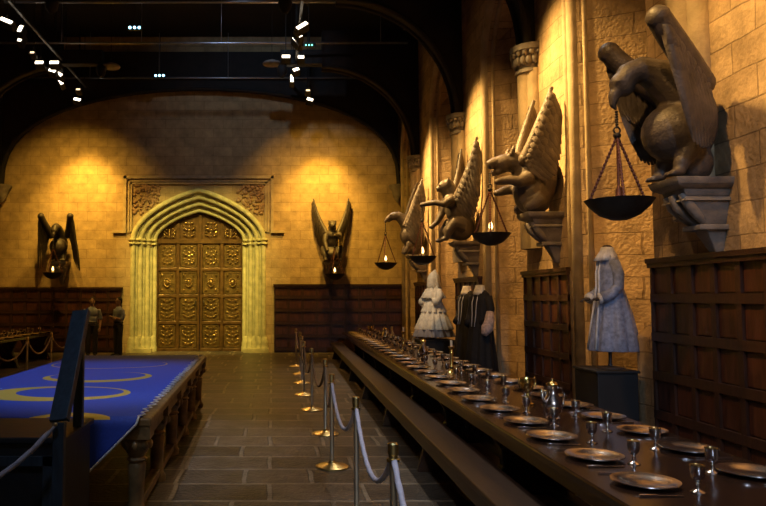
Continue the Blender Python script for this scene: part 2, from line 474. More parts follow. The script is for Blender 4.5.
dY = EY + .56
door = thing('door_1', (DX, dY, 0), 0, kind='structure')
def relief(mb, cx, cz, w, h, kind):
    y = -.065
    if kind == 0:     # medallion with a boss
        for k in range(12):
            t = 2 * PI * k / 12; mb.ell((cx + .1 * math.cos(t), y, cz + .13 * math.sin(t)), (.03, .02, .03), None, 8, 6)
        mb.ell((cx, y, cz), (.06, .035, .085), None, 10, 7)
        for sx in (-1, 1):
            for sz in (-1, 1): mb.ell((cx + sx * w * .34, y, cz + sz * h * .36), (.03, .02, .05), None, 8, 6)
    else:             # mirrored foliage
        for k in range(5):
            z = cz - h * .38 + h * .76 * k / 4
            mb.ell((cx, y, z), (.025, .02, .045), None, 8, 6)
            for s in (-1, 1):
                mb.ell((cx + s * w * (.2 + .12 * (k % 2)), y, z + .03), (.05, .022, .025), Matrix.Rotation(s * (.6 if kind == 1 else -.6), 3, 'Y'), 8, 6)
                if k % 2: mb.ell((cx + s * w * .34, y, z - .05), (.025, .02, .03), None, 8, 6)
for s in (-1, 1):
    lf = MB(); x0, x1 = (-1.42, -.01) if s < 0 else (.01, 1.42)
    lf.span((x0, 0, .03), (x1, .08, 3.55))
    zr = [.05, .92, 1.78, 2.65, 3.52]
    for z in zr: lf.span((x0, -.055, z - .05), (x1, 0, z + .05))
    xs = [x0, (x0 + x1) / 2, x1]
    for i, x in enumerate(xs):
        wd = .075 if i != 1 else .05; lf.span((max(x0, x - wd), -.06, .03), (min(x1, x + wd), 0, 3.55))
    leaf = lf.build('door_leaf', 'door', door, bevel=.012)
    for i in range(2):
        for j in range(4):
            cx = (xs[i] + xs[i + 1]) / 2 + (.02 if i == 0 else -.02) * 0; cz = (zr[j] + zr[j + 1]) / 2
            w, h = .48, .68
            pm = MB()
            pm.span((cx - w / 2, -.03, cz - h / 2), (cx + w / 2, 0, cz + h / 2))
            for q in (-1, 1):
                pm.span((cx + q * w / 2 - .02, -.05, cz - h / 2), (cx + q * w / 2 + .02, 0, cz + h / 2)); pm.span((cx - w / 2, -.05, cz + q * h / 2 - .02), (cx + w / 2, 0, cz + q * h / 2 + .02))
            relief(pm, cx, cz, w, h, 0 if j == 2 else (1 if j == 3 else 2))
            pm.build('carved_panel', 'door_relief', leaf, smooth=SM)
    hm = MB(); hx = -.14 if s < 0 else .14
    hm.tube([(hx, -.06, 1.45), (hx, -.12, 1.45), (hx, -.12, 1.62), (hx, -.06, 1.62)], .015, 8)
    hm.build('door_handle', 'iron', leaf, smooth=True)
ty = MB()
ai = [(x - DX, z) for x, z in arch(IW - .02, ZS, IRISE - .02)]
for (xa, za), (xb, zb) in zip(ai[:-1], ai[1:]): ty.prism([(xa, 3.55), (xb, 3.55), (xb, zb), (xa, za)], 'Y', 0, .08)
ty.span((-1.43, -.08, 3.50), (1.43, 0, 3.63))
ty.tube([(x * .96, -.03, 3.60 + (z - 3.60) * .94) for x, z in ai], .05, 8)
for x, zt in ((-.72, 4.15), (0, 4.45), (.72, 4.15)): ty.span((x - .05, -.06, 3.58), (x + .05, 0, zt))
tymp = ty.build('tympanum', 'door', door, smooth=SM)
pm = MB()
for x, h in ((-1.0, .3), (-.36, .55), (.36, .55), (1.0, .3)):
    relief(pm, x, 3.66 + h / 2, .5, h, 2)
pm.build('tympanum_carving', 'door_relief', tymp, smooth=True)

# ------------------------------------------------------------------ roof: arched braces, pipes, lamps
def brace(Y, x_wall, s, label):
    """solid curved brace rising from the wall capital; s=-1 leans towards -X"""
    m = MB(); n = 16; base = 5.72
    inner = []
    for i in range(n + 1):
        t = PI / 2 * i / n
        inner.append((x_wall + s * (.12 + 2.6 * (1 - math.cos(t))), base + 2.55 * math.sin(t)))
    for (xa, za), (xb, zb) in zip(inner[:-1], inner[1:]):
        m.prism([(xa, za), (xb, zb), (xb, 9.3), (xa, 9.3)] if True else [], 'Y', Y - .17, Y + .17)
    m.prism([(x_wall, base), (x_wall + s * .12, base), (x_wall + s * .12, 9.3), (x_wall, 9.3)], 'Y', Y - .17, Y + .17)
    for off in (-.17, .17): m.tube([(x, Y + off, z) for x, z in inner], .06, 8)
    nm = trim_name(); o = struct(m, nm, 'truss', smooth=SM)
    b2 = MB(); xe = x_wall + s * 2.7
    b2.span((xe, Y - .15, 8.35), (xe + s * 1.2, Y + .15, 8.75)); b2.lathe([(.05, 8.0), (.13, 8.1), (.16, 8.25), (.1, 8.36)], (xe + s * 1.15, Y, 0), 10)
    b2.build('hammer_beam', 'truss', o, smooth=SM)
for Y in (6.75, 10.95, 15.1, 19.6):
    brace(Y, WX, -1, ''); brace(Y, LX, 1, '')
# arch of the last truss against the end wall
m = MB(); n = 28; hwid = (WX - LX) / 2; cxm = (WX + LX) / 2
pa = []
for i in range(n + 1):
    t = PI * i / n; pa.append((cxm - (hwid - .12) * math.cos(t), 5.3 + 3.1 * (math.sin(t) ** .75)))
for (xa, za), (xb, zb) in zip(pa[:-1], pa[1:]): m.prism([(xa, za), (xb, zb), (xb, 9.6), (xa, 9.6)], 'Y', EY - .3, EY - .02)
m.tube([(x, EY - .3, z) for x, z in pa], .07, 8)
o = struct(m, trim_name(), 'truss', smooth=SM)
b = MB()
for x, s in ((LX + .02, 1), (WX - .02, -1)):
    b.lathe([(.04, 4.75), (.10, 4.85), (.16, 4.95), (.17, 5.0), (.2, 5.12), (.28, 5.22), (.3, 5.3)], (x + s * .12, EY - .2, 0), 14)
b.build('corbel', 'corbel', o, smooth=SM)

for i, (y, py) in enumerate(((16.2, 2), (18.9, 43), (21.9, 78))):
    z = atY(272, py, y).z
    m = MB(); m.tube([(LX + .05, y, z), (WX - .4 if i != 0 else WX - 1, y, z)], .03, 10)
    for k in range(6):
        x = -8 + 2.2 * k; m.tube([(x, y, z), (x, y, CZ - .02)], .008, 6)
    o = m.build('lighting_pipe', 'steel', None, smooth=True)
    tag(o, ['topmost thin metal lighting pipe crossing the dark ceiling', 'middle metal lighting pipe across the ceiling behind the bright lamps', 'lowest metal lighting pipe, close above the end wall'][i], 'pipe', 'lighting pipes under the ceiling')
for X, lab in ((-5.95, 'left'), (.68, 'centre')):
    m = MB(); m.box((X, 18.8, 8.45), (.06, 7.0, .06)); 
    for k in range(4): m.tube([(X, 15.8 + 2 * k, 8.48), (X, 15.8 + 2 * k, CZ)], .01, 6)
    tag(m.build('lighting_track', 'can'), 'black lamp track running lengthwise above the %s cluster of bright lamps' % lab, 'lamp track', 'lamp tracks')

lamps = [  # px, py, length px, angle deg, lit
 (302, 25, 13, 40, 1), (298.5, 33, 10, -62, 1), (297, 40, 11, -55, 1), (286, 56, 8, 0, 1), (301, 56.5, 6, 0, 1), (296, 69, 6, 25, 1), (292, 78, 9, 88, 1), (308, 90, 4, 0, 0), (310, 99, 6, -20, 1),
 (6, 20, 14, -28, 1), (20, 28, 8, 80, 1), (20.5, 37, 10, 80, 1), (32, 52, 4, 0, 0), (39, 62, 8, 0, 1), (54, 62, 9, 0, 1), (52, 70, 7, -20, 1), (59, 73.5, 7, -35, 1), (60.5, 81, 8, -60, 1), (78, 89, 4, 0, 0), (77, 99, 7, -15, 1)]
cnt = {0: 0, 1: 0}
for (px, py, ln, an, lit) in lamps:
    Y = min(21.75, 700 * 6.3 / (297 - py)); c = atY(px, py, Y); L = ln * Y / 700; T = .085 if lit else .05
    side = 0 if px > 200 else 1; cnt[side] += 1
    lab = '%s spotlight %s, %s from the top' % ('brightly lit stage' if lit else 'small dim stage', 'in the cluster above the stone doorway' if side == 0 else 'in the cluster at upper left', ORD[cnt[side] - 1])
    t = thing('stage_spotlight', c, 0, lab, 'spotlight', 'stage spotlights under the ceiling')
    rot = Matrix.Rotation(math.radians(-an), 3, 'Y'); tilt = Matrix.Rotation(-.45, 3, 'X')
    rr = tilt @ rot
    w = max(L, T)
    h = MB(); h.box(rr @ V((0, .13, 0)), (w + .05, .22, T + .05), rr)
    ho = h.build('housing', 'can', t)
    l = MB(); l.box(rr @ V((0, .012, 0)), (w, .02, T), rr); l.build('lens', 'lens' if lit else 'lens_dim', ho, bevel=.004)
    y = MB(); y.tube([rr @ V((-w / 2 - .03, .13, 0)), V((0, .15, .22)), V((0, .15, CZ - .002 - c.z))], .012, 6); y.tube([rr @ V((w / 2 + .03, .13, 0)), V((0, .15, .22))], .012, 6)
    y.build('yoke', 'can', t, smooth=True)
for (px, py, mat, lab) in ((134.5, 27.5, 'led_b', 'row of three small blue lights, upper of the two'), (159.5, 75.5, 'led_b', 'row of three small blue lights just under the lowest ceiling pipe'), (309, 45, 'led_g', 'row of three tiny green lights beside the bright centre lamps')):
    Y = 700 * 6.6 / (297 - py); c = atY(px, py, Y)
    t = thing('indicator_light', c, 0, lab, 'light', 'indicator lights on the ceiling'); hb = MB(); hb.box((0, .06, 0), (.36, .1, .1)); hb.tube([(0, .06, .04), (0, .06, 9.8 - c.z)], .012, 6); hbo = hb.build('housing', 'can', t)
    for k in (-1, 0, 1):
        q = MB(); q.ell((k * (.115 if mat == 'led_b' else .08), 0, 0), (.034, .03, .034) if mat == 'led_b' else (.02, .02, .02)); q.build('bulb', mat, hbo, smooth=True)
for (px, py, lab) in ((111, 66, 'unlit round pendant lamp hanging at the left under the dark ceiling'), (272, 63, 'unlit round pendant lamp hanging left of the bright centre lamps')):
    c = atY(px, py, 19.7); t = thing('pendant_lamp', c, 0, lab, 'lamp', 'unlit pendant lamps')
    q = MB(); q.lathe([(.05, .1), (.1, .08), (.24, .02), (.27, -.02), (.25, -.05), (.12, -.07), (.02, -.075)], (0, 0, 0), 20); q.build('shade', 'corbel', t, smooth=True)
    q = MB(); q.tube([(0, 0, .08), (0, 0, CZ - c.z)], .008, 6); q.build('cord', 'can', t)

# ------------------------------------------------------------------ corbels, statues, braziers
def corbel_mb():
    m = MB()
    def slab(z0, z1, d0, d1, w0, w1):
        m.add([(0, -w0, z0), (d0, -w0, z0), (d0, w0, z0), (0, w0, z0), (0, -w1, z1), (d1, -w1, z1), (d1, w1, z1), (0, w1, z1)],
              [(0, 3, 2, 1), (4, 5, 6, 7), (0, 1, 5, 4), (1, 2, 6, 5), (2, 3, 7, 6), (3, 0, 4, 7)])
    slab(-.07, 0, .50, .53, .23, .25); slab(-.10, -.07, .44, .5, .19, .23); slab(-.17, -.10, .40, .43, .16, .18)
    slab(-.21, -.17, .43, .40, .19, .17); slab(-.42, -.21, .20, .36, .10, .16); slab(-.47, -.42, .27, .27, .14, .14); slab(-.72, -.47, .05, .18, .04, .10)
    for s in (-1, 1):
        m.tube([(.42, s * .12, -.14), (.36, s * .13, -.24), (.27, s * .11, -.34), (.2, s * .09, -.41)], [.035, .05, .045, .025], 8)
    m.tube([(.44, 0, -.14), (.38, 0, -.25), (.28, 0, -.35), (.2, 0, -.41)], [.035, .055, .05, .03], 8)
    return m
def corbel(loc, rz, label):
    o = corbel_mb().build('stone_corbel', 'corbel', None, smooth=SM, bevel=.012)
    o.location = loc; o.rotation_euler = (0, 0, rz); return tag(o, label, 'corbel', 'corbels under the winged statues')

def lerp_poly(P, s):
    P = [V(p) for p in P]; x = s * (len(P) - 1); i = min(int(x), len(P) - 2); return P[i].lerp(P[i + 1], x - i)
def wing_mb(lead, trail, side, nf, w, arm, layers=((1, 1.0, 0), (.62, .85, .02), (.34, .8, .035)), curve=.04):
    m = MB(); fl = lambda p: V((p[0], p[1] * side, p[2]))
    nrm = V((.15, side, .1))
    for frac, wf, off in layers:
        for i in range(nf):
            s = (i + .3) / nf; a = fl(lerp_poly(lead, s)); b = fl(lerp_poly(trail, s)); d = b - a
            m.blade(a - d * .03 + nrm * off, a + d * frac + nrm * off * .6, w * wf * (1 - .25 * s), nrm, .022 + .006 * (i % 2), curve)
    pts = [fl(lerp_poly(lead, k / 10)) for k in range(11)]
    m.tube(pts, [arm[0] + (arm[1] - arm[0]) * k / 10 for k in range(11)], 10)
    m.ell(pts[-1], (arm[1] * 1.05,) * 3); m.ell(pts[0], (arm[0] * 1.05,) * 3)
    return m

def st_eagle(root, mat, spread=False):
    # hunched eagle: neck arched forward, head bent down over the chain; wings folded with high wrists
    b = MB()
    b.ell((.16, 0, .45), (.28, .28, .28), Matrix.Rotation(.3, 3, 'Y')); b.ell((-.02, 0, .55), (.2, .24, .36)); b.ell((.0, 0, .16), (.17, .2, .2))
    b.tube([(.0, 0, .65), (.14, 0, .84), (.30, 0, 1.0), (.45, 0, 1.05), (.57, 0, 1.0), (.63, 0, .9)], [.2, .19, .155, .125, .115, .10], 12)
    b.ell((.63, 0, .9), (.105, .095, .12), Matrix.Rotation(.9, 3, 'Y'))
    b.tube([(.66, 0, .87), (.71, 0, .80), (.72, 0, .71), (.69, 0, .66)], [.065, .055, .035, .012], 10)
    for s in (-1, 1):
        b.ell((.68, s * .07, .92), (.05, .025, .022)); b.tube([(.1, s * .15, .3), (.2, s * .16, .12), (.22, s * .16, .03)], [.11, .07, .05], 8)
        for k in (-.06, 0, .06): b.tube([(.2, s * .16 + k * .6, .05), (.3, s * .16 + k, .04), (.33, s * .16 + k, .015)], [.035, .028, .01], 6)
    b.build('body', mat, root, remesh=.018, smit=4)
    for s in (-1, 1):
        lead = [(.06, .26, .84), (.24, .35, 1.04), (.42, .42, 1.24), (.52, .45, 1.37)]
        trail = [(.03, .37, .30), (.08, .39, .23), (.16, .42, .22), (.26, .44, .28)]
        if spread: trail = [(.0, .42, .1), (.02, .52, -.16), (.06, .66, -.32), (.12, .60, -.06)]
        wing_mb(lead, trail, s, 9, .15 if spread else .13, (.12, .10), curve=.06).build('wing', mat, root, smooth=SM)

def st_bear(root, mat):
    # winged boar-like beast leaning out, mouth open, one foreleg reaching
    b = MB()
    b.ell((.08, 0, .28), (.27, .26, .32), Matrix.Rotation(.25, 3, 'Y')); b.ell((.12, 0, .58), (.24, .25, .24)); b.ell((-.08, 0, .5), (.2, .24, .4))
    b.tube([(.12, 0, .66), (.28, 0, .74), (.42, 0, .76)], [.2, .17, .14], 12)
    b.ell((.46, 0, .74), (.17, .14, .13)); b.tube([(.52, 0, .76), (.64, 0, .735), (.73, 0, .70)], [.10, .08, .06], 10)
    b.tube([(.48, 0, .66), (.58, 0, .60), (.66, 0, .565)], [.07, .05, .03], 8)
    for s in (-1, 1):
        b.tube([(.4, s * .1, .84), (.38, s * .13, .93), (.36, s * .12, .98)], [.05, .035, .012], 8); b.tube([(.64, s * .05, .6), (.67, s * .06, .67)], [.018, .006], 6)
        b.ell((.56, s * .075, .8), (.03, .02, .02))
    b.tube([(.16, .18, .5), (.34, .2, .43), (.46, .18, .46), (.58, .15, .45)], [.11, .085, .07, .06], 10); b.ell((.61, .15, .44), (.075, .07, .05))
    b.tube([(.16, -.18, .5), (.3, -.2, .38), (.42, -.18, .36), (.5, -.16, .33)], [.11, .085, .07, .06], 10); b.ell((.53, -.16, .32), (.07, .06, .05))
    for s in (-1, 1): b.tube([(.02, s * .18, .2), (.16, s * .2, .1), (.26, s * .2, .05)], [.13, .1, .06], 8)
    b.build('body', mat, root, remesh=.018, smit=4)
    for s in (-1, 1):
        lead = [(.24, .18, .76), (.16, .26, 1.0), (.04, .31, 1.35), (-.10, .34, 1.74)]
        trail = [(.0, .3, .42), (-.14, .34, .5), (-.2, .36, .8), (-.22, .37, 1.3)]
        wing_mb(lead, trail, s, 11, .17, (.09, .03)).build('wing', mat, root, smooth=SM)

def st_lion(root, mat):
    # upright crouching winged figure with a helmet-like mane, one arm held far out
    b = MB()
    b.ell((.0, 0, .3), (.28, .26, .28)); b.ell((.12, .0, .22), (.24, .27, .17)); b.ell((.1, 0, .62), (.2, .2, .28), Matrix.Rotation(.35, 3, 'Y')); b.ell((.18, 0, .82), (.19, .24, .17))
    b.tube([(.2, 0, .86), (.26, 0, 1.0), (.3, 0, 1.08)], [.13, .11, .1], 10)
    b.ell((.31, 0, 1.12), (.13, .11, .14)); b.tube([(.38, 0, 1.1), (.47, 0, 1.06)], [.08, .05], 8); b.ell((.24, 0, 1.17), (.12, .13, .12)); b.ell((.17, 0, 1.05), (.1, .13, .16))
    for s in (-1, 1): b.ell((.41, s * .06, 1.15), (.03, .02, .018)); b.ell((.26, s * .11, 1.24), (.03, .02, .05))
    b.tube([(.2, .2, .84), (.38, .22, .74), (.54, .14, .78), (.74, .02, .76)], [.1, .075, .06, .05], 10); b.ell((.77, .02, .75), (.06, .05, .045))
    b.tube([(.2, -.2, .82), (.32, -.24, .6), (.42, -.2, .42), (.52, -.18, .34)], [.1, .075, .06, .05], 10); b.ell((.54, -.18, .32), (.06, .05, .05))
    for s in (-1, 1): b.tube([(-.02, s * .2, .3), (.2, s * .25, .36), (.3, s * .24, .2), (.34, s * .22, .05)], [.17, .14, .09, .06], 10); b.ell((.38, s * .22, .04), (.09, .06, .04))
    b.build('body', mat, root, remesh=.018, smit=4)
    for s in (-1, 1):
        lead = [(.12, .16, .86), (.02, .3, 1.15), (-.1, .45, 1.55), (-.2, .56, 2.0)]
        trail = [(-.12, .22, .4), (-.2, .36, .5), (-.24, .52, .85), (-.25, .6, 1.5)]
        wing_mb(lead, trail, s, 11, .18, (.08, .025)).build('wing', mat, root, smooth=SM)

def st_raven(root, mat):
    # eagle head stretched forward and down, single tall swept-back wings
    b = MB()
    b.ell((.1, 0, .5), (.25, .24, .3), Matrix.Rotation(.4, 3, 'Y')); b.ell((-.04, 0, .42), (.22, .24, .38)); b.ell((0, 0, .15), (.2, .22, .18))
    b.tube([(.1, 0, .7), (.24, 0, .92), (.38, 0, 1.05), (.5, 0, 1.06)], [.19, .16, .13, .12], 12)
    b.ell((.52, 0, 1.05), (.14, .11, .11), Matrix.Rotation(.4, 3, 'Y'))
    b.tube([(.58, 0, 1.04), (.68, 0, .98), (.74, 0, .90), (.74, 0, .84)], [.085, .065, .04, .012], 10); b.tube([(.58, 0, .97), (.66, 0, .88)], [.05, .018], 8)
    for s in (-1, 1): b.ell((.6, s * .075, 1.08), (.04, .02, .02)); b.tube([(.1, s * .15, .3), (.2, s * .16, .12), (.24, s * .16, .03)], [.11, .08, .06], 8)
    b.build('body', mat, root, remesh=.018, smit=4)
    for s in (-1, 1):
        lead = [(.22, .18, .8), (.12, .26, 1.1), (.0, .32, 1.5), (-.2, .36, 2.0)]
        trail = [(.06, .3, .3), (-.1, .34, .35), (-.2, .36, .7), (-.25, .38, 1.4)]
        wing_mb(lead, trail, s, 11, .17, (.085, .025)).build('wing', mat, root, smooth=SM)

def brazier(top, rim_z, rad, label, lit=True, stem=False, chains=3, ring_drop=.0):
    t = thing('hanging_brazier', (top.x, top.y, rim_z), 0, label, 'brazier', 'braziers hanging from the winged statues')
    hgt = top.z - rim_z; ap = hgt * .72
    b = MB(); b.lathe([(.02, -.62 * rad), (.25 * rad, -.6 * rad), (.6 * rad, -.45 * rad), (.88 * rad, -.18 * rad), (rad, 0), (1.03 * rad, .03 * rad), (.97 * rad, .03 * rad), (.85 * rad, -.14 * rad), (.5 * rad, -.36 * rad), (.02, -.46 * rad)], (0, 0, 0), 28)
    bo = b.build('bowl', 'iron', t, smooth=SM)
    for k in range(chains):
        a_ = 2 * PI * k / chains + .2; p0 = V((rad * .97 * math.cos(a_), rad * .97 * math.sin(a_), .0)); p1 = V((0, 0, ap))
        m = MB(); n = 36; m.tube([p0.lerp(p1, i / n) for i in range(n + 1)], [.009 + .006 * (i % 2) for i in range(n + 1)], 6); m.build('chain', 'rust', t)
    m = MB(); m.ell((0, 0, ap), (.035, .035, .03)); m.tube([(.03 * math.cos(q), 0, ap + .05 + .03 * math.sin(q)) for q in [2 * PI * k / 12 for k in range(13)]], .008, 6)
    n = 14; m.tube([(0, 0, ap + .07 + (hgt - ap - .07) * i / n) for i in range(n + 1)], [.009 + .008 * (i % 2) for i in range(n + 1)], 6); m.build('hook', 'iron', t)
    if stem:
        m = MB(); m.tube([(0, 0, -.3 * rad), (0, 0, ap)], .012, 8); m.lathe([(.04, -.3 * rad), (.05, .02), (.03, .05), (.03, .1), (.012, .14)], (0, 0, 0), 12); m.build('stem', 'rust', t, smooth=SM)
    if lit:
        m = MB(); m.lathe([(.06, -.3 * rad), (.05, .0), (.045, .06), (.02, .07)], (0, 0, 0), 10); ca = m.build('candle', 'wax', t, smooth=SM)
        m = MB(); m.lathe([(.012, .065), (.032, .10), (.026, .14), (.004, .20)], (0, 0, 0), 10); m.build('flame', 'flame', ca, smooth=True)
    return t

sts = [(6.45, 2.83, st_eagle, 'statue', 'big dark stone eagle with folded wings, nearest on the right wall', 'under the nearest eagle statue at far right'),
       (10.1, 2.96, st_bear, 'statue_pale', 'winged stone boar statue with open jaws, second along the right wall', 'under the winged boar'),
       (14.1, 2.86, st_lion, 'statue', 'crouching winged stone figure with outstretched arm, third along right wall', 'under the crouching winged figure'),
       (18.8, 2.88, st_raven, 'statue', 'stone bird with long hooked beak, farthest statue along the right wall', 'under the farthest bird statue')]
hold = []
rxs = (3.91, 3.86, 3.81, 3.80)
for (Y, zb, fn, mat, lab, cl), rx_ in zip(sts, rxs):
    corbel((WX + .005, Y, zb), PI, 'stepped grey stone corbel on the right wall %s' % cl)
    t = thing('winged_statue', (rx_, Y, zb), PI, lab, 'statue', 'winged statues on the walls'); fn(t, mat)
hz = [(.69, .66), (.69, .60), (.77, .71), (.74, .84)]
spec = [(2.64, .295, 'black bowl brazier hanging on chains from the nearest eagle', False, True), (2.66, .275, 'black bowl brazier hanging from the jaws of the winged boar', True, False),
        (2.56, .27, 'black bowl brazier hanging from the crouching figure\'s hand', True, False), (2.66, .30, 'black bowl brazier hanging from the farthest bird\'s beak', True, False)]
for (Y, zb, *_), (fx, fz), (rz_, rad, lab, lit, stem), rx_ in zip(sts, hz, spec, rxs):
    brazier(V((rx_ - fx, Y, zb + fz)), rz_, rad, lab, lit, stem)
# on the end wall
for (px, fn, mat, lab, cl, bl, hx, hzz) in ((63, st_eagle, 'statue_shaded', 'dark eagle statue on the end wall left of the doorway', 'left of the doorway', 'small fire bowl hanging before the dark eagle on the end wall', .69, .66),
                               (331, st_lion, 'statue', 'statue with raised pale wings on the end wall right of the doorway', 'right of the doorway', 'small fire bowl hanging before the raised-wing statue on the end wall', .77, .71)):
    X = atY(px, 265, EY).x; zb = 2.86
    corbel((X, EY + .005, zb), -PI / 2, 'stone corbel on the end wall %s' % cl)
    t = thing('winged_statue', (X, EY - .34, zb), -PI / 2, lab, 'statue', 'winged statues on the walls'); fn(t, mat, True) if fn is st_eagle else fn(t, mat)
    brazier(V((X + (.02 if fn is st_lion else 0), EY - .34 - hx, zb + hzz)), 2.44 if fn is st_lion else 2.48, .30, bl, True, False)

# ------------------------------------------------------------------ long banquet table, bench and settings
SL = .018
def tx(Y, off): return 1.69 + SL * (Y - 3.46) + off
trz = -math.atan(SL)
TY0, TY1, TH_ = 1.6, 19.95, .76
def on_table(off, Y): return V((tx(Y, off), Y, TH_))
t = thing('banquet_table', (tx(TY0, .6), TY0, 0), trz, 'very long polished dark oak table set with goblets and plates along right wall', 'table')
Lt = TY1 - TY0
m = MB(); m.span((-.6, 0, .70), (.6, Lt, .76)); m.build('tabletop', 'table', t, bevel=.012)
m = MB(); m.span((-.5, .1, .58), (-.46, Lt - .1, .70)); m.span((.46, .1, .58), (.5, Lt - .1, .70)); m.build('apron', 'table', t)
for k in range(9):
    y = .4 + (Lt - .8) * k / 8
    m = MB(); m.prism([(-.42, .58), (-.3, .4), (-.28, .25), (-.46, .0), (-.3, 0), (.3, 0), (.46, 0), (.28, .25), (.3, .4), (.42, .58)], 'Y', y - .06, y + .06)
    m.build('trestle', 'table', t, bevel=.01)
m = MB(); m.span((-.05, .4, .12), (.05, Lt - .4, .2)); m.build('stretcher', 'table', t)

BY0, BY1 = 1.6, 20.3
t = thing('bench', (tx(BY0, -.15), BY0, 0), trz, 'long narrow worn oak bench along the aisle side of the banquet table', 'bench')
Lb = BY1 - BY0
m = MB(); m.span((-.16, 0, .40), (.16, Lb, .45)); m.build('seat', 'bench', t, bevel=.01)
m = MB(); m.span((-.13, .05, .28), (-.10, Lb - .05, .40)); m.build('apron', 'bench', t)
for k in range(8):
    y = .5 + (Lb - 1) * k / 7
    m = MB(); m.prism([(-.12, .4), (-.09, .22), (-.15, 0), (.15, 0), (.09, .22), (.12, .4)], 'Y', y - .03, y + .03); m.build('leg', 'bench', t, bevel=.005)

def plate_mb():
    m = MB(); m.lathe([(.09, 0), (.10, .004), (.115, .012), (.165, .018), (.172, .022), (.170, .027), (.16, .025), (.12, .018), (.105, .009), (.01, .008)], (0, 0, 0), 40); return m
def goblet():
    t = thing('goblet')
    m = MB(); m.lathe([(.036, 0), (.036, .004), (.03, .008), (.012, .016), (.008, .03), (.011, .042), (.008, .052), (.02, .062), (.031, .078), (.034, .10), (.035, .135), (.032, .135), (.031, .10), (.026, .08), (.002, .07)], (0, 0, 0), 24)
    cu = m.build('cup', 'pewter', t, smooth=math.radians(50))
    m = MB(); m.lathe([(.0335, .1345), (.0362, .136), (.0362, .139), (.0325, .139), (.0318, .136)], (0, 0, 0), 24); m.build('rim', 'goblet_in', cu, smooth=SM)
    return t
def knife_mb():
    m = MB(); m.box((0, -.06, .006), (.016, .09, .009)); m.prism([(-.009, -.02), (.009, -.02), (.009, .10), (-.002, .12), (-.009, .11)], 'Z', .004, .006); return m
def fork_mb():
    m = MB(); m.box((0, -.05, .006), (.010, .12, .006)); m.box((0, .02, .006), (.022, .025, .005))
    for x in (-.009, -.003, .003, .009): m.box((x, .055, .007), (.003, .05, .003))
    return m
plate0 = goblet0 = None
def put(proto, name, mat, mbf, loc, rz, label, cat, group):
    if proto is None:
        o = mbf().build(name, mat, None, smooth=SM)
    else:
        o = proto.copy(); COL.objects.link(o)
    o.location = loc; o.rotation_euler = (0, 0, rz); tag(o, label, cat, group); return o
kn0 = fk0 = None
SETS = []
for side, (off, goff, y0, n) in enumerate(((.26, .45, 3.77, 27), (.99, .765, 3.98, 26))):
    for i in range(n):
        Y = y0 + .607 * i; sname = 'aisle side' if side == 0 else 'wall side'
        if Y > 19.75: break
        jit = R.uniform(-.02, .02)
        P_ = on_table(off + jit, Y)
        o = put(plate0, 'dinner_plate', 'pewter', plate_mb, P_, 0, 'wide pewter plate on the %s of the long table, %s from near end' % (sname, ORD[i]), 'plate', 'pewter plates on the banquet table')
        plate0 = plate0 or o
        gl = on_table(goff + R.uniform(-.02, .02), Y - (.15 if side == 0 else -.04))
        lab = 'pewter goblet with gilt rim on table\'s %s, %s from near end' % (sname, ORD[i])
        if goblet0 is None:
            goblet0 = goblet(); goblet0.location = gl; tag(goblet0, lab, 'goblet', 'goblets on the banquet table')
        else: dup(goblet0, gl, R.uniform(0, 6), lab, 'goblet', 'goblets on the banquet table')
        if i < 14:
            sg = 1 if side == 0 else -1
            for q, (mbf, nm, d) in enumerate(((knife_mb, 'knife', -.23), (fork_mb, 'fork', .23))):
                loc = on_table(off + (-.02 if side == 0 else .02), Y + d * .97)
                lab = 'pewter %s beside the %s plate from near end, %s' % (nm, ORD[i], sname)
                pr = kn0 if q == 0 else fk0
                o = put(pr, nm, 'pewter', mbf, loc, (-PI / 2 if side == 0 else PI / 2) + R.uniform(-.06, .06), lab, nm, nm + 's on the banquet table' if nm == 'fork' else 'knives on the banquet table')
                if q == 0: kn0 = kn0 or o
                else: fk0 = fk0 or o
# centrepieces
def cup_large(loc, label):
    t = thing('standing_cup', loc, .4, label, 'cup', 'tall gilt table ornaments')
    m = MB(); m.lathe([(.055, 0), (.055, .01), (.03, .025), (.014, .06), (.02, .08), (.014, .10), (.035, .125), (.06, .16), (.065, .21), (.07, .24), (.066, .24), (.06, .2), (.03, .14), (.003, .13)], (0, 0, 0), 28); m.build('cup', 'gold', t, smooth=SM)
    for s in (-1, 1):
        h = MB(); h.tube([(s * .055, 0, .15), (s * .09, 0, .16), (s * .105, 0, .20), (s * .09, 0, .25), (s * .075, 0, .24)], .007, 8); h.build('handle', 'gold', t, smooth=True)
def pitcher(loc, label, rz=.3):
    t = thing('pitcher', loc, rz, label, 'pitcher', 'pewter pitchers on the banquet table')
    m = MB(); m.lathe([(.05, 0), (.052, .012), (.035, .03), (.06, .06), (.08, .11), (.075, .15), (.045, .2), (.036, .24), (.045, .275), (.041, .275), (.03, .24), (.003, .235)], (0, 0, 0), 28); pb = m.build('body', 'pewter', t, smooth=SM)
    m = MB(); m.lathe([(.046, .272), (.05, .28), (.046, .288), (.03, .30), (.012, .305), (.014, .32), (.004, .33)], (0, 0, 0), 20); m.build('lid', 'gold', pb, smooth=SM)
    m = MB(); m.tube([(.04, 0, .25), (.09, 0, .25), (.115, 0, .19), (.1, 0, .12), (.078, 0, .09)], .008, 8); m.build('handle', 'pewter', pb, smooth=True)
    m = MB(); m.tube([(-.07, 0, .12), (-.1, 0, .18), (-.105, 0, .25)], [.02, .014, .011], 8); m.build('spout', 'pewter', pb, smooth=True)
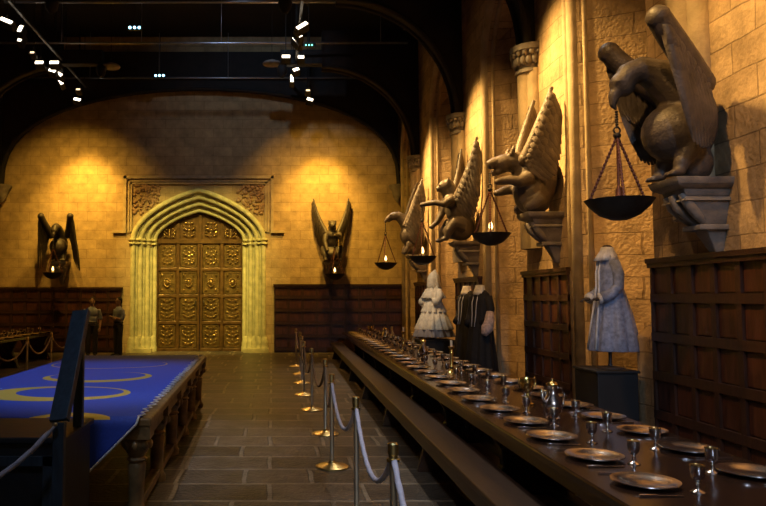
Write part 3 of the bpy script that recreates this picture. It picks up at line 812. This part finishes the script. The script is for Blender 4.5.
def candlestick(loc, label):
    t = thing('candlestick', loc, 0, label, 'candlestick', 'gilt candlesticks on the banquet table')
    m = MB(); m.lathe([(.08, 0), (.08, .012), (.05, .03), (.02, .05), (.03, .08), (.016, .11), (.026, .16), (.014, .2), (.03, .26), (.016, .3), (.04, .33), (.042, .34), (.012, .345)], (0, 0, 0), 20); m.build('stick', 'gold', t, smooth=SM)
    m = MB(); m.lathe([(.016, .34), (.016, .42), (.004, .425)], (0, 0, 0), 12); m.build('candle', 'wax', t, smooth=SM)
cup_large(on_table(.62, 6.55), 'gilt two-handled standing cup among the goblets by the black robes')
pitcher(on_table(.55, 5.75), 'lidded pewter pitcher with gilt top, nearest on the long table')
candlestick(on_table(.56, 9.25), 'gilt candlestick on the long table before the white gown')
pitcher(on_table(.6, 11.3), 'lidded pewter pitcher on the long table, middle of three', 1.2)
candlestick(on_table(.6, 13.2), 'gilt candlestick halfway toward the far end of the long table')
pitcher(on_table(.6, 15.6), 'lidded pewter pitcher on the long table, farthest of three', 2)
cup_large(on_table(.6, 18.3), 'gilt standing cup near the far end of the long table')

# ------------------------------------------------------------------ rope barriers
def stanchion():
    t = thing('stanchion')
    m = MB(); m.lathe([(.17, 0), (.17, .012), (.15, .022), (.06, .04), (.03, .055), (.022, .07)], (0, 0, 0), 28); m.build('base', 'brass', t, smooth=SM)
    m = MB(); m.tube([(0, 0, .05), (0, 0, .87)], .021, 16); m.build('post', 'chrome', t, smooth=SM)
    m = MB(); m.lathe([(.021, .845), (.036, .85), (.036, .865), (.025, .87), (.025, .885), (.03, .89), (.03, .945), (.024, .952), (.003, .955)], (0, 0, 0), 20); m.build('cap', 'brass', t, smooth=SM)
    return t
st0 = None
def put_st(loc, label, group):
    global st0
    if st0 is None:
        st0 = stanchion(); st0.location = loc; tag(st0, label, 'stanchion', group); return st0
    return dup(st0, loc, 0, label, 'stanchion', group)
def rope(a, b, sag, r, mat, label, group, z=.86):
    a, b = V(a), V(b); n = 44; pts = []
    for i in range(n + 1):
        t = i / n; p = a.lerp(b, t); p.z -= sag * 4 * t * (1 - t); pts.append(p)
    m = MB(); d = (b - a); d.z = 0
    m.tube(pts, r, 10, True, 42 / (r / .016) , 3, .12)
    o = m.build('barrier_rope', mat, None, smooth=True); return tag(o, label, 'rope', group)
sx = [(.66, 2.2), (.664, 3.9), (.672, 5.67), (.62, 7.34), (.685, 9.08), (.62, 11.0), (.575, 12.66), (.61, 14.4), (.64, 16.06), (.61, 17.8)]
for i, (x, y) in enumerate(sx):
    if i == 0: continue
    put_st((x, y, 0), 'brass-capped rope stanchion in the aisle, %s from the camera' % ORD[i - 1] if i > 1 else 'brass-capped rope stanchion in the aisle, nearest the camera', 'stanchions along the aisle')
put_st((sx[0][0], sx[0][1], 0), 'brass-capped stanchion beyond the bottom edge, holding the nearest rope', 'stanchions along the aisle')
for i in range(len(sx) - 1):
    (xa, ya), (xb, yb) = sx[i], sx[i + 1]
    lab = 'pale lilac twisted barrier rope between aisle stanchions, %s from the camera' % ORD[i]
    rope((xa, ya + .035, .857), (xb, yb - .035, .857), .30 if i < 3 else .36, .0165, 'rope' if i < 3 else 'rope_shaded', lab if i < 3 else lab.replace('pale lilac', 'shade-toned'), 'ropes along the aisle')
lx = [(-5.0, 10.6), (-4.95, 12.4), (-4.9, 14.1), (-4.95, 15.8), (-4.95, 17.6)]
for i, (x, y) in enumerate(lx):
    if i < 1: continue
    put_st((x, y, 0), 'rope stanchion left of the blue-covered table, %s from the left edge' % ORD[i - 1], 'stanchions along the left side')
for i in range(1, 4):
    (xa, ya), (xb, yb) = lx[i], lx[i + 1]
    rope((xa, ya + .035, .857), (xb, yb - .035, .857), .3, .016, 'rope_shaded', 'shade-toned barrier rope on the left side, %s from the left edge' % ORD[i - 1], 'ropes along the left side')
# behind the banquet table, in front of the costumes
put_st((3.22, 16.1, 0), 'thin stanchion behind the long table left of the white gown', 'stanchions by the costumes')
put_st((3.22, 18.9, 0), 'far stanchion behind the long table below the farthest statue', 'stanchions by the costumes')
rope((3.22, 16.135, .857), (3.22, 18.865, .857), .3, .016, 'rope_shaded', 'barrier rope behind the long table, beside the white gown', 'ropes by the costumes')

# ------------------------------------------------------------------ blue-covered table at left
RZB = math.atan(.0185)
bt = thing('carved_table', (-2.0, 5.55, 0), RZB, 'big carved oak table under a blue cloth with gold rings, left of aisle', 'table')
BL, BW, BH = 5.85, 1.05, .80
m = MB(); m.span((-BW, 0, BH - .07), (BW, BL, BH)); m.build('tabletop', 'tbl_carved', bt, bevel=.015)
m = MB()
for x in (-BW + .08, BW - .08): m.span((x - .025, .1, BH - .2), (x + .025, BL - .1, BH - .07))
for y in (.08, BL - .08): m.span((-BW + .1, y - .025, BH - .2), (BW - .1, y + .025, BH - .07))
m.build('apron', 'tbl_carved', bt)
legp = [(.085, 0), (.09, .05), (.07, .08), (.06, .12), (.065, .3), (.075, .42), (.062, .44), (.085, .46), (.062, .48), (.07, .5), (.085, .52), (.105, .56), (.11, .60), (.09, .625), (.11, .64), (.11, .73)]
nl = 6
for i in range(nl):
    for s in (-1, 1):
        y = .13 + (BL - .26) * i / (nl - 1)
        m = MB(); m.lathe(legp, (s * (BW - .13), y, 0), 20); m.box((s * (BW - .13), y, .68), (.24, .24, .1)); 
        for k in range(8): m.ell((s * (BW - .13) + .1 * math.cos(k * PI / 4), y + .1 * math.sin(k * PI / 4), .58), (.03, .03, .04), None, 8, 6)
        m.build('leg', 'tbl_carved', bt, smooth=SM)
for s in (-1, 1):
    m = MB(); m.span((s * (BW - .13) - .04, .13, .06), (s * (BW - .13) + .04, BL - .13, .12)); m.build('stretcher', 'tbl_carved', bt)

# cloth: object space equals table space
def to_b(p):
    p = V(p) - V((-2.0, 5.55, 0)); return Matrix.Rotation(-RZB, 3, 'Z') @ p
def rc(px, py): 
    q = to_b(atZ(px, py, BH)); return q
c1 = rc(58, 394.5); c2 = rc(98, 377.8); c0 = rc(62, 424); c3 = rc(110, 365)
rings = [((c1.x, c1.y, .70, .54), (c1.x + .10, c1.y + .08, .52, .385)),
         ((c2.x, c2.y, .63, .52), (c2.x - .02, c2.y + .10, .56, .42)),
         ((c0.x, c0.y, .36, .42), (c0.x - .06, c0.y - .08, .28, .32)),
         ((c3.x, c3.y, .80, .62), (c3.x, c3.y + .02, .78, .605))]
M['blue'] = blue_cloth(rings)
clo = thing('table_cloth', (-2.0, 5.55, 0), RZB, 'royal blue cloth with gold rings spread over the carved table', 'cloth')
m = MB(); nx, ny = 46, 90; zt = BH + .008; th = .006
xr = BW - .08
grid = []
for j in range(ny + 1):
    v = j / ny; y = -.03 + (BL + .0) * v
    row = []
    for i in range(nx + 1):
        u = i / nx; x = -BW - .03 + (xr + BW + .03) * u
        row.append(V((x + .012 * math.sin(y * 42) * (u ** 12), y, zt + .003 * math.sin(x * 3 + y * 2) + .002)))
    grid.append(row)
# near drop: hanging flap with a diagonal right hem
flap = []
for k in range(1, 16):
    d = k / 15; row = []
    for i in range(nx + 1):
        u = i / nx; x1 = xr - .42 * d * 1.0 if d < .95 else xr - .42
        x = -BW - .03 + (x1 + BW + .03) * u
        row.append(V((x, -.045 - .02 * math.sin(x * 9) * d - .02 * d, zt - .02 - .42 * d)))
    flap.append(row)
rows = flap[::-1] + grid
nr = len(rows); w = nx + 1
top_v = [p for r in rows for p in r]
fs = [(j * w + i, j * w + i + 1, (j + 1) * w + i + 1, (j + 1) * w + i) for j in range(nr - 1) for i in range(nx)]
m.add(top_v, fs)
cl = m.build('fabric', 'blue', clo, smooth=True)
sd = cl.modifiers.new('thick', 'SOLIDIFY'); sd.thickness = .005; sd.offset = 0
m = MB(); pts = []
k = 0; y = -.02
while y < BL - .05:
    pts.append((xr + (.035 if k % 2 else -.03) + R.uniform(-.01, .01), y, zt + .014)); y += .10 if k % 2 else .07; k += 1
m.tube(pts, .006, 6)
m.tube([(xr - .01, -.03, zt + .012)] + [(r[-1].x, r[-1].y - .006, r[-1].z) for r in flap], .009, 6)
m.build('lacing_cord', 'cord', cl, smooth=True)

# ------------------------------------------------------------------ dark blue display stand at lower left
stand = thing('display_stand', (-1.36, 4.6, 0), 0, 'dark blue display stand with sloping board and cabinet, lower left corner', 'stand')
def toS(p): return V(p) - V((-1.36, 4.6, 0))
m = MB(); m.span((-1.75, .02, 0), (0, .72, .80)); m.build('cabinet', 'navy2', stand, bevel=.01)
m = MB(); m.span((-1.77, 0, .80), (.02, .75, .84)); m.build('cabinet_top', 'navy2', stand, bevel=.008)
m = MB()
for x0_, x1_ in ((-1.68, -.9), (-.82, -.06)): 
    m.span((x0_, -.005, .08), (x1_, .02, .14)); m.span((x0_, -.005, .66), (x1_, .02, .72)); m.span((x0_, -.005, .08), (x0_ + .06, .02, .72)); m.span((x1_ - .06, -.005, .08), (x1_, .02, .72))
m.build('panel_frame', 'navy', stand)
f0, f1 = atY(59, 424, 4.5), atY(59, 424, 4.5)
p1 = toS(atY(59.5, 430, 4.5)); m = MB(); m.span((p1.x - .036, p1.y - .03, 0), (p1.x + .036, p1.y + .03, p1.z + .05)); m.build('front_post', 'navy', stand, bevel=.006)
p2 = toS(atY(79.5, 348, 5.0)); m = MB(); m.span((p2.x - .032, p2.y - .03, .84), (p2.x + .032, p2.y + .03, p2.z + .06)); m.build('rear_post', 'navy', stand, bevel=.006)
pa_, pb_ = toS(atY(58, 421, 4.48)), toS(atY(80.5, 311, 5.02))
d = (pb_ - pa_); mid = (pa_ + pb_) / 2
zax = d.normalized(); xax = V((1, -.25, 0)); xax = (xax - zax * xax.dot(zax)).normalized(); yax = zax.cross(xax)
rot = Matrix((xax, yax, zax)).transposed()
m = MB(); m.box(mid, (.115, .03, d.length), rot); m.build('sloping_board', 'navy', stand, bevel=.005)
m = MB(); m.box(mid + xax * .062, (.012, .05, d.length), rot); m.build('board_edge', 'navy', stand, bevel=.003)
m = MB(); e = toS(atY(55.5, 424.5, 4.44)); m.ell(e, (.014, .014, .014)); m.build('rope_eye', 'brass', stand, smooth=True)
ra, rb = atY(55, 425.5, 4.44), atY(-60, 496, 4.35)
pm_ = []
mm = MB(); n = 30
for i in range(n + 1):
    t_ = i / n; p = ra.lerp(rb, t_); p.z -= .10 * 4 * t_ * (1 - t_); pm_.append(p)
mm.tube(pm_, [.008 if i < 2 else .017 for i in range(n + 1)], 10, True, 42, 3, .12)
tag(mm.build('barrier_rope', 'rope', None, smooth=True), 'pale twisted rope hooked to the dark blue display stand', 'rope')

# ------------------------------------------------------------------ second long table, far left
t = thing('banquet_table', (-6.7, 12.2, 0), 0, 'dim long table with goblets along the left wall, seen at left edge', 'table')
m = MB(); m.span((-.6, 0, .70), (.6, 8.0, .76)); m.build('tabletop', 'table', t, bevel=.012)
for y in (.4, 2.8, 5.2, 7.6):
    m = MB(); m.prism([(-.42, .7), (-.3, .4), (-.46, .0), (.46, 0), (.3, .4), (.42, .7)], 'Y', y - .06, y + .06); m.build('trestle', 'table', t, bevel=.01)
for i in range(13):
    Y = 12.6 + .6 * i
    for s in (-1, 1):
        if Y < 15.0: continue
        dup(goblet0, (-6.7 + s * .16, Y, .76), 0, 'distant goblet on %s of the left-hand table, %s from its near end' % ('aisle side' if s > 0 else 'wall side', ORD[i]), 'goblet', 'goblets on the left-hand table')
        o = plate0.copy(); COL.objects.link(o); o.location = (-6.7 + s * .37, Y, .76); tag(o, 'distant pewter plate on %s of the left-hand table, %s from its near end' % ('aisle side' if s > 0 else 'wall side', ORD[i]), 'plate', 'plates on the left-hand table')

# ------------------------------------------------------------------ costumes
def garment(mb, rings, n=56, folds=9, ph=0.0, thick=True):
    out = []
    for (z, rx, ry, cx, cy, amp) in rings:
        out.append([V((cx + rx * math.cos(t) * (1 + amp * math.cos(folds * t + ph) + amp * .5 * math.cos((folds * 2 + 1) * t + 1)), cy + ry * math.sin(t) * (1 + amp * math.cos(folds * t + ph) + amp * .5 * math.cos((folds * 2 + 1) * t + 1)), z)) for t in [2 * PI * k / n for k in range(n)]])
    mb.loft(out)
def plinth(x0, x1, y0, y1, h, label):
    m = MB(); m.span((x0, y0, 0), (x1, y1, h - .03)); m.span((x0 - .02, y0 - .02, h - .03), (x1 + .02, y1 + .02, h))
    return tag(m.build('display_plinth', 'black', None, bevel=.008), label, 'plinth', 'black plinths under the costumes')
def base_form(root, zneck, pole):
    m = MB(); m.lathe([(.15, 0), (.15, .015), (.03, .03), (.02, .05), (.02, pole)], (0, 0, 0), 20); m.build('stand_pole', 'form', root, smooth=SM)
    m = MB(); m.lathe([(.07, zneck - .12), (.055, zneck - .03), (.052, zneck + .03), (.03, zneck + .045)], (0, 0, 0), 16); m.build('neck_form', 'form', root, smooth=SM)
# blue coat
ph = .93
plinth(3.62, 4.07, 7.85, 8.45, ph, 'black plinth under the steel blue coat')
c = thing('costume_mannequin', (3.91, 8.15, ph), PI + .05, 'steel blue long coat on headless mannequin, right of the pillar', 'costume', 'costumes on mannequins')
base_form(c, 1.38, .5)
m = MB(); garment(m, [(.20, .275, .25, -.05, 0, .07), (.21, .28, .255, -.05, 0, .07), (.40, .25, .235, -.05, 0, .07), (.62, .205, .21, -.045, 0, .06), (.84, .155, .175, -.03, 0, .035), (.98, .125, .16, -.01, 0, .02), (1.12, .12, .16, 0, 0, .012), (1.22, .105, .155, 0, 0, 0), (1.28, .085, .13, 0, 0, 0), (1.33, .065, .09, 0, 0, 0), (1.36, .055, .06, 0, 0, 0)])
coat = m.build('coat', 'blue_coat', c, smooth=True)
for s in (1, -1):
    m = MB(); m.tube([(0, s * .14, 1.23), (-.03, s * .18, 1.08), (-.02, s * .19, .94), (.06, s * .17, .85), (.14, s * .13, .81)], [.06, .06, .058, .062, .07], 14); slv = m.build('sleeve', 'blue_coat', c, smooth=True)
    m = MB(); m.tube([(.135, s * .132, .812), (.175, s * .115, .80)], [.055, .066], 12); m.build('cuff', 'coat_trim', slv, smooth=True)
    hm = MB(); hm.ell((.20, s * .11, .795), (.045, .028, .02))
    for k in range(4): hm.tube([(.22, s * .11 + (k - 1.5) * .014, .795), (.255 + .006 * (k % 2), s * .11 + (k - 1.5) * .016, .78), (.27, s * .11 + (k - 1.5) * .016, .76)], [.009, .008, .006], 6)
    hm.tube([(.19, s * .085, .795), (.225, s * .07, .785)], [.01, .007], 6); hm.build('hand', 'form', c, smooth=True)
m = MB()
for s in (1, -1): m.tube([(.08, s * .02, 1.3), (.125, s * .03, 1.1), (.125, s * .03, .95), (.145, s * .05, .75), (.18, s * .07, .5), (.215, s * .09, .22)], .013, 8)
m.build('front_trim', 'coat_trim', coat, smooth=True)
m = MB(); garment(m, [(1.24, .13, .15, .02, 0, .08), (1.30, .105, .12, .01, 0, .08), (1.36, .075, .085, 0, 0, .06), (1.40, .065, .07, 0, 0, .03)], 40, 7); m.build('collar', 'coat_trim', coat, smooth=True)
# black robes
plinth(2.98 + .35, 4.0, 11.6, 13.3, .30, 'low black plinth under the two black robes')
def robe(loc, rz, label, sleeve):
    c = thing('costume_mannequin', loc, rz, label, 'costume', 'costumes on mannequins')
    base_form(c, 1.62, .4)
    m = MB(); garment(m, [(.06, .27, .27, 0, 0, .08), (.07, .275, .275, 0, 0, .08), (.5, .23, .24, 0, 0, .07), (.9, .18, .205, 0, 0, .05), (1.15, .15, .18, 0, 0, .03), (1.36, .14, .195, 0, 0, .015), (1.46, .125, .19, 0, 0, 0), (1.52, .10, .15, 0, 0, 0), (1.57, .07, .09, 0, 0, 0)]); rob = m.build('robe', 'robe', c, smooth=True)
    for s in (1, -1):
        m = MB(); m.tube([(0, s * .16, 1.46), (-.01, s * .21, 1.25), (.04, s * .21, 1.08), (.13, s * .15, .98)], [.075, .07, .068, .08], 14); m.build('sleeve', 'robe', c, smooth=True)
    m = MB(); garment(m, [(1.49, .11, .14, .01, 0, .03), (1.54, .09, .105, .02, 0, .03), (1.62, .075, .08, .01, 0, .02), (1.65, .07, .075, .01, 0, 0)], 40, 6); m.build('collar', 'white_cloth', rob, smooth=True)
    m = MB()
    for s in (1, -1): m.tube([(.09, s * .04, 1.52), (.152, s * .05, 1.36), (.165, s * .04, 1.15), (.195, s * .03, .95)], .008, 8)
    m.build('front_trim', 'coat_trim', rob, smooth=True)
    if sleeve:
        m = MB(); m.tube([(.02, .22, 1.20), (.06, .24, 1.06), (.12, .24, .93), (.18, .22, .82)], [.06, .085, .10, .05], 14); m.build('hanging_sleeve', 'sleeve', c, smooth=True, label='wide white sleeve with red embroidery')
    return c
robe((3.62, 13.0, .30), PI + .35, 'black robe with white collar, left of the pair of robes', False)
robe((3.56, 11.98, .30), PI + .55, 'black robe with wide white embroidered sleeve, right of the pair', True)
# white gown
gx, gy = 3.58, 15.55
plinth(gx - .36, gx + .36, gy - .36, gy + .36, .82, 'black plinth under the white tiered gown')
c = thing('costume_mannequin', (gx, gy, .82), PI + .5, 'ivory tiered ruffled gown with pointed veil on a black plinth', 'costume', 'costumes on mannequins')
base_form(c, 1.2, .3)
for (z0, z1, r0, r1, mt) in ((.06, .50, .43, .27, 'grey_cloth'), (.22, .70, .40, .215, 'white_cloth'), (.60, .88, .27, .15, 'white_cloth')):
    m = MB(); garment(m, [(z0, r0, r0, 0, 0, .07), (z0 + .01, r0 * 1.01, r0 * 1.01, 0, 0, .07), ((z0 + z1) / 2, (r0 + r1) / 2, (r0 + r1) / 2, 0, 0, .06), (z1, r1, r1, 0, 0, .03), (z1 + .02, r1 * .8, r1 * .8, 0, 0, 0)], 90, 14, z0 * 9); m.build('skirt_tier', mt, c, smooth=True)
m = MB(); garment(m, [(.82, .14, .15, 0, 0, .02), (.95, .14, .17, 0, 0, .01), (1.08, .13, .19, 0, 0, 0), (1.16, .09, .13, 0, 0, 0), (1.2, .06, .07, 0, 0, 0)]); m.build('bodice', 'white_cloth', c, smooth=True)
m = MB(); garment(m, [(.90, .23, .27, 0, 0, .09), (.92, .235, .275, 0, 0, .09), (1.04, .18, .22, 0, 0, .06), (1.14, .11, .14, 0, 0, .02), (1.18, .08, .09, 0, 0, 0)], 80, 12); m.build('capelet', 'white_cloth', c, smooth=True)
for s in (1, -1):
    m = MB(); m.tube([(0, s * .16, 1.08), (.02, s * .23, .95), (.1, s * .22, .84), (.17, s * .16, .82)], [.07, .08, .085, .1], 12); m.build('sleeve', 'white_cloth', c, smooth=True)
m = MB(); garment(m, [(1.10, .15, .15, -.03, 0, .10), (1.2, .145, .135, -.02, 0, .07), (1.3, .14, .125, -.01, 0, .04), (1.38, .125, .115, -.01, 0, .04), (1.45, .09, .085, -.02, 0, .03), (1.50, .045, .045, -.04, 0, .02), (1.54, .012, .012, -.06, 0, 0)], 50, 8); m.build('veil', 'white_cloth', c, smooth=True)

# ------------------------------------------------------------------ two people by the end wall
def person(loc, rz, label, crossed):
    p = thing('person', loc, rz, label, 'person', 'people by the end wall')
    b = MB()
    b.ell((0, 0, 1.63), (.088, .074, .112)); b.ell((.02, 0, 1.58), (.07, .06, .075)); b.ell((.092, 0, 1.62), (.02, .013, .022))
    for s in (1, -1): b.ell((0, s * .075, 1.62), (.02, .012, .03)); b.ell((.083, s * .03, 1.64), (.012, .015, .01))
    b.ell((.08, 0, 1.565), (.015, .026, .009))
    b.tube([(-.01, 0, 1.38), (0, 0, 1.5), (.01, 0, 1.56)], [.065, .052, .05], 12)
    b.ell((0, 0, 1.28), (.11, .17, .17)); b.ell((0, 0, 1.1), (.105, .145, .15)); b.ell((0, 0, .94), (.11, .155, .12))
    arms = []
    for s in (1, -1):
        if crossed: a = [(0, s * .17, 1.38), (-.02, s * .23, 1.2), (.03, s * .22, 1.08), (.15, s * .08, 1.12 + .02 * s), (.19, -s * .06, 1.13 + .03 * s)]
        else: a = [(0, s * .17, 1.38), (-.02, s * .23, 1.2), (-.02, s * .25, 1.08), (.05, s * .24, .92), (.08, s * .23, .83)]
        arms.append(a); b.tube(a, [.058, .05, .043, .036, .028], 10)
        e = V(a[-1]); d = (V(a[-1]) - V(a[-2])).normalized(); sd = d.cross(V((1, 0, 0))).normalized() if not crossed else V((0, 0, 1))
        b.ell(e + d * .04, (.035, .03, .04))
        for k in range(4): b.tube([e + d * .05 + sd * (k - 1.5) * .019, e + d * .1 + sd * (k - 1.5) * .021, e + d * (.125 + .01 * (k in (1, 2))) + sd * (k - 1.5) * .021 - V((0, 0, .004))], [.011, .010, .008], 6)
        b.tube([e + d * .02 + sd * .03, e + d * .06 + sd * .055], [.012, .009], 6)
        b.tube([(0, s * .09, .9), (.01, s * .1, .5), (-.01, s * .1, .08)], [.09, .062, .042], 10)
        b.ell((.05, s * .1, .045), (.12, .045, .04))
    b.build('body', 'skin', p, remesh=.014, smit=3)
    sh = MB(); sh.ell((0, 0, 1.28), (.125, .19, .19)); sh.ell((0, 0, 1.1), (.12, .165, .17)); sh.ell((0, 0, 1.0), (.125, .168, .1))
    for a in arms: sh.tube([V(q) for q in a[:3]], [.072, .066, .062], 10)
    sh.tube([(-.01, 0, 1.4), (0, 0, 1.475)], [.085, .062], 12); sh.build('shirt', 'shirt', p, remesh=.016, smit=3)
    tr_ = MB(); tr_.ell((0, 0, .93), (.125, .172, .1))
    for s in (1, -1): tr_.tube([(0, s * .09, .92), (.01, s * .1, .5), (-.01, s * .1, .06)], [.105, .08, .07], 12)
    tr_.build('trousers', 'trousers', p, remesh=.016, smit=3)
    bl = MB(); bl.lathe([(.13, .985), (.132, 1.0), (.13, 1.02)], (0, 0, 0), 24, True, 1, 1.34); bl.build('belt', 'belt', p, smooth=True)
    for s in (1, -1):
        so = MB(); so.ell((.055, s * .1, .045), (.135, .052, .045)); so.build('shoe', 'belt', p, smooth=True)
    h = MB(); h.ell((-.022, 0, 1.665), (.092, .084, .095)); h.ell((-.05, 0, 1.6), (.06, .075, .08)); h.build('hair', 'hair', p, remesh=.014, smit=3)
    return p
q = atZ(118.5, 352.5, 0); Y = 20.8
person((atY(118.5, 320, Y).x, Y, 0), -PI / 2 - .8, 'person in pale blue shirt with folded arms, nearer the doorway', True)
person((atY(92, 320, Y).x, Y, 0), -PI / 2 + .2, 'person in pale blue shirt standing behind the sloping board', False)

# ------------------------------------------------------------------ light
def spot(loc, target, power, col, size, blend=.6, rad=.12):
    d = bpy.data.lights.new('spot', 'SPOT'); d.energy = power; d.color = col; d.spot_size = math.radians(size); d.spot_blend = blend; d.shadow_soft_size = rad
    o = bpy.data.objects.new('spot_light', d); COL.objects.link(o); o.location = loc
    o.rotation_euler = (V(target) - V(loc)).to_track_quat('-Z', 'Y').to_euler(); return o
def area(loc, target, power, col, sx_, sy_):
    d = bpy.data.lights.new('area', 'AREA'); d.energy = power; d.color = col; d.shape = 'RECTANGLE'; d.size = sx_; d.size_y = sy_
    o = bpy.data.objects.new('area_light', d); COL.objects.link(o); o.location = loc
    o.rotation_euler = (V(target) - V(loc)).to_track_quat('-Z', 'Y').to_euler(); return o
YEL = (1, .56, .085); ORG = (1, .54, .17); GRN = (1, .78, .19); COOL = (.55, .72, 1)
spot((-5.75, 20.3, 7.3), (-6.0, EY, 4.3), 1500, YEL, 66, 1)
spot((-5.95, 18.6, 7.7), (-6.3, EY, 3.9), 800, YEL, 84, 1)
spot((1.4, 20.3, 7.3), (1.6, EY, 4.2), 1500, YEL, 66, 1)
spot((.68, 18.6, 7.7), (1.7, EY, 3.9), 800, YEL, 84, 1)
spot((-4.0, 18.0, 7.9), (-2.9, EY, 2.6), 2700, GRN, 42, 1)
spot((-.7, 18.0, 7.9), (-1.8, EY, 2.6), 2700, GRN, 42, 1)
for (Y, p) in ((6.3, 1000), (9.9, 800), (13.9, 800), (18.3, 1000)):
    spot((.5, Y - 3.0, 7.8), (4.1, Y - .1, 3.2), p, ORG, 54, 1)
for (Y, p) in ((5.6, 2200), (9.75, 6500), (13.75, 6500), (18.0, 6500), (21.6, 4000)):
    spot((.68, Y + .9, 8.0), (4.14, Y, 4.6), p, (1, .60, .19), 32, 1)
    spot((.68, Y + .9, 7.6), (4.14, Y, 2.6), p * .55, (1, .56, .16), 26, 1)
spot((-1.5, 20.6, 8.3), (-2, 16.5, 0), 900, ORG, 80, 1)
spot((-2.1, 7.4, 8.3), (-2.1, 8.2, 0), 900, COOL, 40, .7)
for Y in (6, 9.5, 13, 17, 20.5):
    spot((2.6, Y, 8.4), (2.3, Y - 3.5, .7), 900, (1, .86, .70), 34, 1, .10)
spot((3.0, 3.0, 8.4), (2.3, 4.5, .7), 600, COOL, 40, 1, .10)
spot((-1.0, 1.0, 8), (1.4, 5.5, 0), 420, COOL, 60, 1, .4)
spot((-.4, -3.5, 5.0), (.8, 7, .4), 560, (1, .9, .75), 22, 1, .15)  # unseen spot added behind the camera to brighten the stanchion posts
spot((-.2, 12.5, 7.5), (3.6, 15.5, 1.7), 700, (1, .85, .62), 18, 1)
spot((-.5, 15.2, 9.9), (-.5, 18.9, 8.6), 240, COOL, 70, 1)
spot((1.0, -5.0, 4.2), (2.4, 8, .6), 1000, COOL, 26, 1, .3)
spot((.3, 4.6, 8), (-1.1, 6.2, .4), 420, (1, .8, .5), 20, 1)
spot((2.4, -.5, 6.5), (4.0, 6.2, 2.6), 450, COOL, 30, 1, .2)
spot((-5, -4, 8.4), (-5, RY, 3), 700, (.7, .82, 1), 90, 1)  # unseen spot added to light the rear wall for reflections in metal
spot((1.5, -4, 8.4), (1.5, RY, 3), 700, (1, .85, .6), 90, 1)  # warm second spot, added for the same rear wall reflections
w = bpy.data.worlds.new('world'); S.world = w; w.use_nodes = True
w.node_tree.nodes['Background'].inputs[0].default_value = (.12, .16, .30, 1); w.node_tree.nodes['Background'].inputs[1].default_value = .02
S.view_settings.view_transform = 'Standard'; S.view_settings.look = 'None'; S.view_settings.gamma = 1; S.view_settings.exposure = 0
S.view_settings.use_curve_mapping = False
